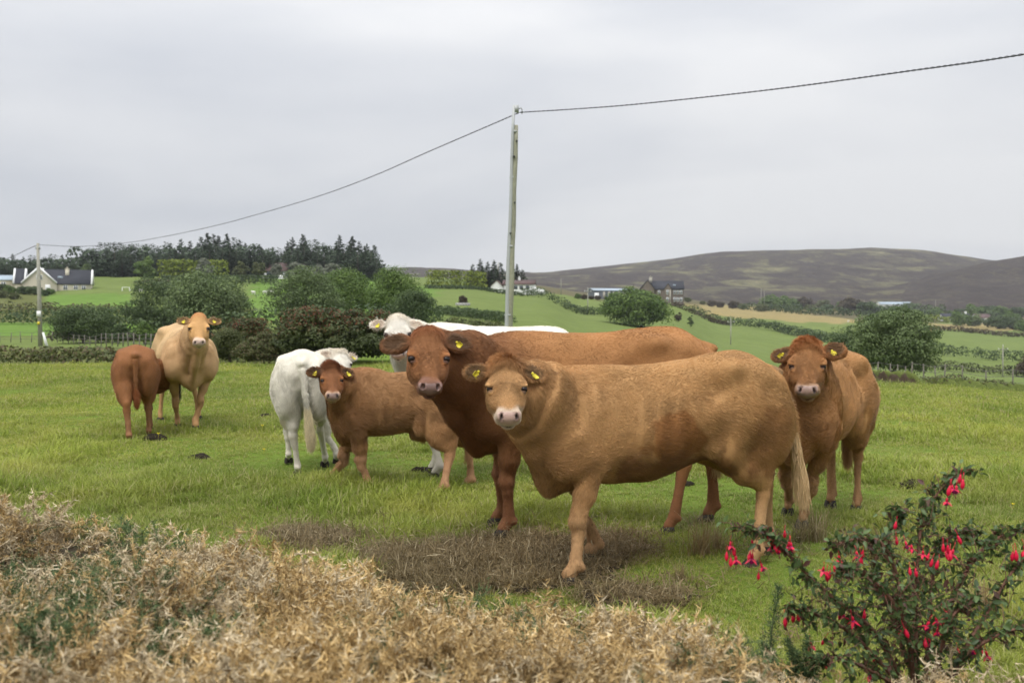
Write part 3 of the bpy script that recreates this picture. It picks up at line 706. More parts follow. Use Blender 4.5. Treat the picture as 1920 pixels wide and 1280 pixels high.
    nose = sstep(0.448, 0.462, h0[:, 0] + 0.35 * np.minimum(h0[:, 2] - 0.045, 0) * -0.25 + 0.10 * ay) * sstep(-0.030, -0.012, h0[:, 2] - 0.25 * ay) * sstep(0.080, 0.062, ay) * sstep(0.075, 0.060, h0[:, 2])
    skin = nose * (inhead < 1.5)
    C = mixin(C, muz, skin * 0.95)
    C = mixin(C, muz * 0.6, skin * sstep(0.45, 0.9, vnoise(V, 60, 8, 2)) * 0.5)
    for s in (1, -1):
        dn = np.linalg.norm(((h0 - (0.476, s * 0.048, 0.034)) @ np.array([[0.77, s * -0.35, -0.53], [s * 0.41, 0.91, 0], [0.48, s * -0.22, 0.85]])) / (0.038, 0.0125, 0.024), axis=1)
        C = mixin(C, muz * 0.14, sstep(1.08, 0.70, dn))
    dmth = np.abs(h0[:, 2] + 0.060 - 0.11 * ay) + 10 * (h0[:, 0] < 0.37)
    C = mixin(C, (0.05, 0.03, 0.026), sstep(0.012, 0.005, dmth) * (inhead < 1.5) * 0.9)
    earin = np.zeros(len(V)); earany = np.zeros(len(V))
    for (base, a, wv, nf, el, cen) in ears:
        q = V - cen; la, lw, ln = q @ a, q @ wv, q @ nf
        ea = (np.abs(la) < el * 0.6) & (np.abs(lw) < 0.088 * sc * earL) & (np.abs(ln) < 0.06 * sc)
        rr = np.sqrt((la / (el * 0.5)) ** 2 + (lw / (0.073 * sc * earL)) ** 2)
        fi = ea * sstep(0.92, 0.74, rr) * (N @ nf > -0.2) * (ln > -0.028 * sc)
        earin = np.maximum(earin, fi); earany = np.maximum(earany, ea * 1.0)
        C = mixin(C, c.get('earc', body * 0.9), ea * 0.7)
        C = mixin(C, inner, fi * 0.9)
    C = np.clip(C, 0.004, 0.85)
    fskin = skin[Q].mean(1) > 0.5
    me = np_mesh('body', V, Q, [M_HIDE, M_MUZ], col=C, fmat=fskin.astype(int))
    body_o = obj('body', me, root)
    # --- coat: real strands, combed along the body
    nh = c.get('hairs', 40000)
    tri = np.concatenate([Q[:, [0, 1, 2]], Q[:, [0, 2, 3]]])
    A = 0.5 * np.linalg.norm(np.cross(V[tri[:, 1]] - V[tri[:, 0]], V[tri[:, 2]] - V[tri[:, 0]]), axis=1)
    # strands only where they can be told apart: none on bare skin
    wgt = A * (1 - 0.98 * skin[tri].mean(1)) * (1 + 2.0 * hw[tri].mean(1) + 1.5 * earany[tri].mean(1))
    r = np.random.default_rng(c['seed'] + 11)
    ti = r.choice(len(tri), nh, p=wgt / wgt.sum())
    b = r.dirichlet((1, 1, 1), nh); vi = tri[ti]
    P0 = (V[vi] * b[:, :, None]).sum(1); N0 = (N[vi] * b[:, :, None]).sum(1); N0 /= np.linalg.norm(N0, axis=1, keepdims=True) + 1e-9
    C0 = (C[vi] * b[:, :, None]).sum(1)
    hw0 = (hw[vi] * b).sum(1); ei0 = (earin[vi] * b).sum(1); ea0 = (earany[vi] * b).sum(1); sk0 = (skin[vi] * b).sum(1); rg0 = (ring[vi] * b).sum(1)
    comb = np.tile(np.array([-0.9, 0, -0.55]), (nh, 1))
    lg = sstep(0.55, 0.40, P0[:, 2] / H); comb = comb * (1 - lg[:, None]) + np.array([-0.15, 0, -1.0]) * lg[:, None]
    h1 = (P0 - HO) @ HR / sc / KK
    hcomb = HR @ np.array([1.0, 0, -0.1]); hdir = np.tile(hcomb, (nh, 1))
    up_ = sstep(0.10, 0.28, h1[:, 0]); hdir = hdir * (1 - 1.0 * up_[:, None]) + (HR @ np.array([-0.5, 0, 0.0])) * up_[:, None] + (HR @ np.array([0, 1.0, 0])) * (np.tanh(h1[:, 1] / 0.05) * 0.6 * up_)[:, None]
    comb = comb * (1 - hw0[:, None]) + hdir * hw0[:, None]
    for (base, a, wv, nf, el, cen) in ears:
        m = (np.linalg.norm(P0 - cen, axis=1) < el * 0.75) & (ea0 > 0.3)
        comb[m] = a * 0.8 + np.outer((P0[m] - cen) @ wv / 0.05, wv) * 0.5 - nf * 0.1
    sw = c.get('swirl', 0.45)
    for ax in range(3): comb[:, ax] += sw * vnoise(P0, 6.0, 31 + ax, 2) + 0.40 * sw * vnoise(P0, 22.0, 41 + ax, 2)
    comb += r.normal(size=comb.shape) * 0.11
    comb -= N0 * (comb * N0).sum(1, keepdims=True); comb /= np.linalg.norm(comb, axis=1, keepdims=True) + 1e-9
    ln = c.get('hairlen', 0.020) * (0.6 + 0.8 * r.random(nh)) * (1 - 0.58 * hw0) * (1 + 0.5 * vnoise(P0, 5, 9, 2))
    ln *= 1 - 0.3 * lg
    tuft = hw0 * sstep(0.10, 0.0, h1[:, 0]); ln *= 1 + 2.6 * tuft
    ln = np.where(ei0 > 0.4, 0.032 * sc * (0.5 + r.random(nh)), np.where(ea0 > 0.4, np.minimum(ln, 0.018), ln)); ln *= 1 - 0.75 * rg0; ln *= 1 - 0.9 * (sk0 > 0.3)
    for s in (1, -1):
        ln *= sstep(0.60, 1.15, np.linalg.norm((h1 - (0.224, s * 0.112, 0.038)) / (0.055, 0.045, 0.042), axis=1)) * 0.97 + 0.03
    lift = c.get('lift', 0.22) + 0.15 * tuft + 0.2 * (ea0 > 0.4)
    d1 = comb + N0 * (lift + 0.25)[:, None]; d1 /= np.linalg.norm(d1, axis=1, keepdims=True)
    cu = c.get('curl', 0.0); cv = np.cross(N0, comb) * (cu * np.sign(vnoise(P0, 30, 3, 1)))[:, None]
    d2 = comb + N0 * (lift - 0.15)[:, None] + cv; d2 /= np.linalg.norm(d2, axis=1, keepdims=True)
    p0 = P0 - N0 * 0.002; p1 = P0 + d1 * (ln * 0.45)[:, None]; p2 = p1 + d2 * (ln * 0.6)[:, None]
    hc = C0 * (1.05 + 0.13 * r.normal(size=nh) + 0.15 * vnoise(P0 * (0.5, 1, 1), 40.0, 15, 2) + 0.15 * vnoise(P0, 11.0, 17, 2) + 0.10 * vnoise(P0, 4.0, 18, 2))[:, None]
    hc = np.where((ei0 > 0.4)[:, None], np.clip(hc * (0.8 + 0.9 * r.random(nh))[:, None], 0, 1), hc)
    hair_curves('coat', np.stack([p0, p1, p2], 1), root, hc, c.get('hairr', 0.0007) * (0.8 + 0.5 * r.random(nh)))
    # --- tail switch
    swl = c.get('switch', 0.30)
    if swl:
        n2 = c.get('nswitch', 2500); e = tl[-1]; d = tl[-1] - tl[-2]; d /= np.linalg.norm(d)
        s_ = r.random(n2) ** 0.7; b0 = lerp(tl[-2], tl[-1], 0.45) + np.outer(s_, (tl[-1] - tl[-2]) * 0.55) + r.normal(size=(n2, 3)) * 0.010
        ax = r.normal(size=(n2, 3)) * 0.10; ax[:, 2] = 0; dn = d + ax * 0.6; dn[:, 2] -= 0.3; dn /= np.linalg.norm(dn, axis=1, keepdims=True)
        l2 = swl * (0.55 + 0.55 * r.random(n2)); K = []
        for q in np.linspace(0, 1, 5):
            p = b0 + dn * (l2 * q)[:, None]; w_ = q * (1.15 - q) * 0.075
            p = p + r.normal(size=(n2, 1)) * w_ * np.array([[0.6, 1, 0]]) * 0.5 + np.stack([np.sin(q * 6 + r.random(n2) * 1.5), np.cos(q * 5 + r.random(n2)), 0 * l2], 1) * 0.006 * q
            K.append(p)
        tc_ = np.array(c.get('switchc', leg))[None] * (0.8 + 0.5 * r.random((n2, 1)))
        hair_curves('tail_switch', np.stack(K, 1), root, tc_, 0.0013)
    # --- eyes, hooves, ear tags
    for s in (1, -1):
        o = obj('eye', EYE, root); o.location = hp(0.222, s * 0.105, 0.031); o.scale = (0.0245 * sc,) * 3
    for key, f in feet.items():
        o = obj('hoof', HOOF, root); o.location = f + np.array([0.012, 0, -0.004]); o.scale = (lr * 0.92,) * 3
        o.rotation_euler = (0, 0, c.get('toe', {}).get(key, 0.0))
    for i, (base, a, wv, nf, el, cen) in enumerate(ears):
        ts = c.get('tags', (1, 1))[i]
        if not ts: continue
        o = obj('ear_tag', TAG, root)
        s = 1 if i == 0 else -1
        p = cen - a * el * 0.10 + nf * 0.030 * sc + np.array([0, 0, -0.012 * sc])
        down = np.array([0, 0, -1.0]) + a * c.get('tagtilt', 0.35) ; down -= nf * (down @ nf); down /= np.linalg.norm(down)
        nn = nf + a * c.get('tagturn', (0.4, 0.4))[i] * 1.0; nn -= down * (nn @ down); nn /= np.linalg.norm(nn)
        Mx = Matrix(np.stack([np.cross(-down, nn) * -1, nn * 1.0, -down], 1).tolist()).to_4x4()
        Mx.translation = Vector(p); o.matrix_local = Mx @ Matrix.Scale(c.get('tagsize', 1.0) * 0.66, 4)
    print('cow', c['label'][:30], len(V), 'verts %.1fs' % (time.time() - t0))
    return root
G = lambda px, py: gnd(px, py)[:2]
TAN = dict(body=(0.40, 0.222, 0.088), legc=(0.50, 0.30, 0.145), face=(0.44, 0.25, 0.105), inner=(0.13, 0.078, 0.036), muz=(0.45, 0.295, 0.24), ring=(0.53, 0.425, 0.325), pollc=(0.40, 0.185, 0.065), earc=(0.34, 0.17, 0.065))
RED = dict(body=(0.36, 0.172, 0.062), legc=(0.24, 0.105, 0.048), face=(0.265, 0.118, 0.046), inner=(0.10, 0.058, 0.030), muz=(0.25, 0.155, 0.13), ring=(0.20, 0.10, 0.068), pollc=(0.26, 0.098, 0.036), earc=(0.20, 0.09, 0.038), eyering=(0.38, 0.15, 0.05))
WHITE = dict(body=(0.66, 0.62, 0.52), legc=(0.66, 0.61, 0.51), face=(0.68, 0.64, 0.56), inner=(0.50, 0.40, 0.31), muz=(0.50, 0.38, 0.33), ring=(0.76, 0.72, 0.65), pollc=(0.66, 0.58, 0.46), earc=(0.68, 0.62, 0.52), eyering=(0.70, 0.64, 0.56))
COWS = [
 dict(TAN, label='golden tan heifer in the foreground standing side-on with a dark wet patch on its flank', seed=1, dew=-0.03, pos=(0.905, 6.0), head_deg=180 + 17, H=1.315, Hw=1.20, L=1.57, W=0.262, leg=0.95, lift_belly=0.026,
      feet=dict(FL=G(1069, 1098), FR=G(1107, 1052), HL=G(1412, 1066), HR=G(1434, 1040)), eye=at(950.5, 724.5, 5.30), hs=0.813, yaw=4, pitch=41, roll=-1, neck=0.97,
      belly=([0, 0.3, 0.48, 0.62, 1], [0.03, 0.045, -0.035, -0.040, 0.0]), folds=1.0, hairs=130000, vox=0.0095, hairlen=0.021, swirl=0.6,
      tail=[(-0.70, 0.0, 1.19), (-0.80, 0.02, 1.10), (-0.865, 0.05, 0.90), (-0.895, 0.06, 0.70)], switch=0.36, nswitch=4200, switchc=(0.62, 0.43, 0.23),
      ear=(-0.25, 1.0, -0.10), earL=(-0.30, 1.0, -0.30), tags=(1, 1), tagturn=(0.3, -1.6), neckc=(0.40, 0.22, 0.09),
      patches=[((0.02, 0.26, 0.79), (0.19, 0.22, 0.17), (0.235, 0.098, 0.028), 0.85), ((-0.06, 0.22, 0.60), (0.46, 0.34, 0.13), (0.19, 0.088, 0.032), 0.85), ((-0.55, 0.25, 0.80), (0.19, 0.2, 0.21), (0.28, 0.135, 0.05), 0.75), ((-0.80, 0.05, 1.12), (0.09, 0.12, 0.22), (0.20, 0.13, 0.075), 0.6)]),  # second patch: wet belly fur, with shade under the body put into its colour
 dict(RED, label='big red brown cow standing just behind the golden heifer and facing the camera', seed=2, dew=0.0, pos=(0.56, 7.0), head_deg=180 + 8, H=1.45, Hw=1.40, L=1.78, W=0.30, leg=1.03,
      feet=dict(FL=G(945, 1008), FR=G(932, 985), HL=G(1256, 1003), HR=G(1330, 978)), eye=at(804, 668, 6.15), hs=0.973, yaw=3, pitch=42, roll=-1.5, neck=1.08,
      hairs=95000, vox=0.0105, hairlen=0.017, neckc=(0.17, 0.072, 0.029), tail=[(-0.82, 0.0, 1.31), (-0.93, -0.04, 1.20), (-0.99, -0.10, 0.92), (-0.99, -0.14, 0.74)], switch=0.40, switchc=(0.50, 0.34, 0.16), nswitch=2600,
      ear=(-0.22, 1.0, -0.30), earL=(-0.30, 1.0, -0.2), earlen=1.12, tags=(1, 0), tagturn=(-1.6, 0.3), folds=0.3, belly=([0, 0.8, 0.93, 1], [0, 0, -0.03, -0.02])),
 dict(WHITE, label='white cow standing behind the red brown cow with only head and back showing', seed=3, pos=(-0.17, 9.55), head_deg=176, H=1.44, Hw=1.45, top=([0, 0.25, 0.5, 0.8, 1], [0, 0, 0.012, 0, 0]), L=1.72, W=0.32, leg=1.1,
      feet=dict(FL=(-0.72, 9.35), FR=(-0.78, 9.7), HL=(0.36, 9.35), HR=(0.42, 9.72)), eye=at(746, 625, 9.0), hs=0.936, yaw=2, pitch=44, roll=1, hairs=30000, vox=0.016, hairlen=0.024,
      ear=(-0.12, 1.0, -0.05), earL=(-0.28, 1.0, -0.35), tags=(0, 1), tagsize=1.0, folds=0.1, switch=0),
 dict(RED, name='calf', label='fluffy reddish brown calf with yellow ear tags between the white calf and red cow', seed=4, pos=(-0.97, 8.74), head_deg=183, H=1.06, Hw=1.04, L=1.10, W=0.182, leg=0.86, lift_belly=0.062,
      body=(0.345, 0.185, 0.080), neckc=(0.31, 0.155, 0.066), legc=(0.45, 0.255, 0.135), face=(0.235, 0.092, 0.036), ring=(0.50, 0.33, 0.22), muz=(0.25, 0.17, 0.145), pollc=(0.22, 0.075, 0.026),
      feet=dict(FL=G(684, 922), FR=G(624, 906), HL=G(828, 930), HR=G(878, 916)), eye=at(622.5, 711, 8.35), hs=0.709, yaw=2, pitch=42, neck=0.63, gh=1.04, legf=0.95,
      hairs=60000, vox=0.0105, hairlen=0.030, lift=0.30, swirl=0.8, curl=0.4, hairr=0.0009, sheath=True, tags=(1, 1), tagturn=(0.2, 0.2), ear=(-0.10, 1.0, -0.1), earL=(-0.12, 1.0, -0.3), tagsize=0.95, folds=0.25, switch=0.25),
 dict(WHITE, name='calf', label='white calf seen from behind with its tail hanging and head turned back', seed=5, pos=(-2.12, 9.98), head_deg=103, H=1.22, Hw=1.16, L=1.28, W=0.255, leg=0.88, lift_belly=0.05,
      feet=dict(HL=G(558, 894), HR=G(609, 874), FL=(-2.35, 10.45), FR=G(632, 868)), eye=at(642, 681, 10.35), hs=0.756, yaw=14, pitch=42, roll=-6, neck=0.82, neck_bend=np.array([0.06, -0.05, 0.02]),
      hairs=45000, vox=0.012, hairlen=0.024, swirl=0.7, tags=(1, 0), tagsize=1.0, ear=(-0.35, 1.0, -0.1), folds=0.1, patches=[((-0.3, 0.2, 0.45), (0.3, 0.16, 0.15), (0.62, 0.52, 0.36), 0.6)],
      tail=[(-0.58, 0.0, 1.10), (-0.67, -0.01, 1.02), (-0.70, -0.03, 0.80), (-0.69, -0.06, 0.56)], switch=0.30, switchc=(0.66, 0.56, 0.36), nswitch=2600),
 dict(TAN, label='curly brown heifer facing the camera behind the rump of the golden heifer', seed=6, pos=(2.33, 7.46), head_deg=180 + 57, H=1.28, Hw=1.24, L=1.38, W=0.245, leg=0.92,
      body=(0.39, 0.205, 0.080), neckc=(0.33, 0.160, 0.060), face=(0.34, 0.165, 0.064), legc=(0.38, 0.215, 0.10), muz=(0.31, 0.205, 0.17), ring=(0.36, 0.225, 0.14), pollc=(0.35, 0.135, 0.042), inner=(0.10, 0.06, 0.030), earc=(0.28, 0.12, 0.045),
      feet=dict(FL=G(1505, 988), FR=G(1478, 965), HL=G(1606, 960), HR=G(1558, 950)), eye=at(1514, 683, 6.75), hs=0.898, yaw=0, pitch=42, roll=1,
      hairs=85000, vox=0.0105, hairlen=0.030, lift=0.34, swirl=1.0, curl=0.8, hairr=0.0009, ear=(-0.30, 1.0, -0.05), earR=(-0.25, 0.9, -0.35), tags=(1, 1), tagturn=(0.1, -1.2), folds=0.3, switch=0.3),
 dict(TAN, name='calf', label='dark red calf seen from behind reaching under the pale tan cow', seed=7, pos=(-4.86, 12.86), head_deg=110, H=1.19, Hw=1.10, L=1.16, W=0.255, leg=0.90, lift_belly=0.045,
      body=(0.255, 0.108, 0.041), neckc=(0.18, 0.074, 0.029), legc=(0.29, 0.145, 0.070), face=(0.24, 0.08, 0.025),
      feet=dict(HL=G(242, 829), HR=G(279, 820), FL=(-5.12, 13.25), FR=(-4.86, 13.35)), eye=(-4.52, 13.82, 0.80), hs=0.737, yaw=165, pitch=15, neck=0.8, hairs=26000, vox=0.014, hairlen=0.022, tags=(0, 0), switch=0.16, switchc=(0.25, 0.085, 0.03), folds=0.1,
      tail=[(-0.52, 0.0, 1.07), (-0.60, 0.0, 0.99), (-0.63, 0.0, 0.76), (-0.62, -0.01, 0.55)], nswitch=1200),
 dict(TAN, label='pale tan cow facing the camera with a red calf reaching under it', seed=8, pos=(-4.66, 14.15), head_deg=-65, H=1.46, Hw=1.37, L=1.70, W=0.37, leg=1.05,
      body=(0.50, 0.335, 0.172), neckc=(0.46, 0.29, 0.142), legc=(0.44, 0.25, 0.11), face=(0.54, 0.30, 0.115), ring=(0.64, 0.48, 0.36), pollc=(0.46, 0.205, 0.075), muz=(0.46, 0.33, 0.28), inner=(0.18, 0.115, 0.058), earc=(0.42, 0.24, 0.10),
      feet=dict(FR=G(333, 803), FL=G(367, 806), HR=(-5.20, 14.7), HL=(-4.72, 14.95)), eye=at(373, 614, 12.75), hs=0.992, yaw=0, pitch=44, neck=1.0, hairs=32000, vox=0.014, hairlen=0.014, ear=(-0.08, 1.0, -0.05), tags=(1, 1), tagturn=(0.1, 0.1), folds=0.4, switch=0.4, switchc=(0.05, 0.04, 0.03)),
]
ONLY = globals().get('ONLY')
for i, c in enumerate(COWS):
    if ONLY is None or i in ONLY: make_cow(c)
# ------------------------------------------------------------------ trees, shrubs and hedges
def leaves(cen, rad, n, size, r, flatten=0.0, up=0.25, low=-0.55, tint=None, shape=1.5, jit=0.5):
    """n leaf faces on each ellipsoid lobe; returns V, F, colour value per vertex"""
    cen = np.atleast_2d(cen); rad = np.atleast_2d(rad); m = len(cen)
    k = np.repeat(np.arange(m), n); N = len(k)
    d = r.normal(size=(N, 3)); d /= np.linalg.norm(d, axis=1, keepdims=True)
    d[:, 2] = np.where(d[:, 2] < low, -d[:, 2], d[:, 2])
    p = cen[k] + rad[k] * d * (0.70 + 0.36 * r.random(N))[:, None]
    nn = d + r.normal(size=(N, 3)) * jit; nn[:, 2] += up; nn /= np.linalg.norm(nn, axis=1, keepdims=True)
    a = np.cross(nn, r.normal(size=(N, 3))); a /= np.linalg.norm(a, axis=1, keepdims=True) + 1e-9; b = np.cross(nn, a)
    s = size * (0.55 + 0.9 * r.random(N))[:, None]
    V = np.stack([p + a * s * shape * 0.5, p + b * s * 0.5 + nn * s * 0.12, p - a * s * shape * 0.5, p - b * s * 0.5 + nn * s * 0.12], 1).reshape(-1, 3)
    F = np.arange(4 * N).reshape(N, 4)
    lob = r.random(m)[k] * 0.6
    v = np.clip(0.15 + lob + 0.35 * r.random(N), 0, 1); g = np.zeros(N) if tint is None else np.clip(tint(p, r), 0, 1)
    col = np.repeat(np.stack([v, g, g], 1), 4, axis=0)
    return V, F, col
M_BARK = simple('bark', (0.10, 0.08, 0.06), 0.9, 0.4, 8, 0.6, 30)
LM = dict(
 dark=leaf_mat('leaf_dark', (0.026, 0.048, 0.016), (0.098, 0.140, 0.050)),
 mid=leaf_mat('leaf_mid', (0.036, 0.076, 0.016), (0.150, 0.220, 0.050)),
 grey=leaf_mat('leaf_grey', (0.036, 0.064, 0.022), (0.175, 0.230, 0.088)),
 silver=leaf_mat('leaf_silver', (0.075, 0.085, 0.058), (0.21, 0.225, 0.165)),
 yellow=leaf_mat('leaf_yellow', (0.100, 0.140, 0.014), (0.225, 0.270, 0.034)),
 conif=leaf_mat('needles', (0.026, 0.044, 0.024), (0.085, 0.118, 0.066), 0.15),
 berry=leaf_mat('leaf_red', (0.026, 0.040, 0.014), (0.092, 0.112, 0.038), patch=(0.15, 0.048, 0.026)),
 gorse=leaf_mat('leaf_gorse', (0.034, 0.050, 0.016), (0.135, 0.150, 0.052), patch=(0.115, 0.085, 0.045)),
 brown=leaf_mat('leaf_brown', (0.032, 0.026, 0.015), (0.100, 0.078, 0.040)),
)
def trunk_mesh(h, r0, crown_c, crown_r, r, nl=6):
    mb = MB(); top = np.array([crown_c[0], crown_c[1], crown_c[2] + crown_r[2] * 0.3])
    mb.tube([(0, 0, -0.3), (r.normal() * 0.05 * h, 0, h * 0.35), tuple(top * (0.75, 0.75, 0.85)), tuple(top)], [r0 * 1.3, r0, r0 * 0.6, r0 * 0.15], 7)
    for k in range(nl):
        th = 2 * math.pi * (k + r.random()) / nl; e = np.array(crown_c) + np.array([math.cos(th) * crown_r[0] * 0.75, math.sin(th) * crown_r[1] * 0.75, crown_r[2] * r.uniform(-0.4, 0.4)])
        s = np.array([0, 0, h * r.uniform(0.15, 0.4)])
        mb.tube([s, (s + e) / 2 + (0, 0, 0.05 * h), e], [r0 * 0.55, r0 * 0.35, r0 * 0.08], 5)
    return mb.mesh('trunk', M_BARK, True)
def crown_lobes(c, R, n, lr, r, low=-0.5):
    d = r.normal(size=(n * 3, 3)); d /= np.linalg.norm(d, axis=1, keepdims=True); d = d[d[:, 2] > low][:n]
    f = (0.55 + 0.38 * r.random(len(d)))[:, None]
    cen = np.array(c) + np.array(R) * d * f
    rad = lr * (0.65 + 0.7 * r.random(len(d)))[:, None] * np.array([[1, 1, 0.72]])
    return np.vstack([cen, np.array(c) + np.array(R) * r.normal(size=(max(3, n // 5), 3)) * 0.25]), np.vstack([rad, np.tile([[lr * 1.2] * 3], (max(3, n // 5), 1))])
TREES = {}
def tree_mesh(key, w, h, mat, seed, nlobe=42, nleaf=220, leaf=0.017, tint=None, base=0.04, lob=0.155, jit=0.5):
    r = np.random.default_rng(seed); b0 = h * base; hh = h - b0; cz = b0 + 0.40 * hh; n = int(nlobe * 1.5)
    d = r.normal(size=(n * 3, 3)); d /= np.linalg.norm(d, axis=1, keepdims=True); d = d[d[:, 2] > -0.75][:n]
    out = np.where(d[:, 2:3] > 0, 0.60, 0.40) * hh; lr = min(w, 1.6 * hh) * lob
    wob = 1 + 0.26 * vnoise(d, 2.2, seed, 2)[:, None]
    cen = np.concatenate([d[:, :2] * np.array([[w * 0.5, w * 0.44]]) * (1 - 0.15 * (d[:, 2:3] < -0.3)), d[:, 2:3] * out], 1) * wob * (0.62 + 0.26 * r.random((len(d), 1)))
    cen[:, 2] += cz; rad = lr * (0.6 + 0.75 * r.random((len(d), 1))) * np.array([[1.15, 1.15, 0.70]])
    inner = r.normal(size=(8, 3)) * 0.16 * np.array([w, w, hh]) + (0, 0, cz)
    cen = np.vstack([cen, inner]); rad = np.vstack([rad, np.tile([[lr * 1.7] * 3], (8, 1))])
    V, F, col = leaves(cen, rad, nleaf, w * leaf, r, tint=tint, jit=jit, up=0.35, low=-0.7)
    V[:, 2] = np.maximum(V[:, 2], 0.0)
    return np_mesh('crown', V, F, [mat], col=col, smooth=False), trunk_mesh(h, max(0.05, w * 0.016), (0, 0, cz), (w * 0.4, w * 0.35, hh * 0.4), r)
def plant(name, label, cat, meshes, X, Y, rz=0.0, sc=1.0, group=None, dz=0.0):
    root = empty(name, (X, Y, gz(X, Y) + dz), rz); root.scale = (sc, sc, sc) if np.isscalar(sc) else sc
    tag(root, label, cat, group)
    obj('crown', meshes[0], root); obj('trunk', meshes[1], root)
    return root
red_tint = lambda lo: (lambda p, r: sstep(lo, lo + 1.0, p[:, 2] + 0.35 * vnoise(p, 1.6, 6, 2)) * (r.random(len(p)) < 0.30) * 0.85)
def broad(name, label, cat, pl, pr, pt, pb, Y, mat, seed, group=None, **k):
    X = ((pl + pr) / 2 - 960) / FPX * Y; w = (pr - pl) / FPX * Y; z0 = gz(X, Y); top = CAM_H - (pt - 600) / FPX * Y
    h = max(top - z0, 0.4 * w * 0.3)
    return plant(name, label, cat, tree_mesh(name, w, h, LM[mat], seed, **k), X, Y, group=group)
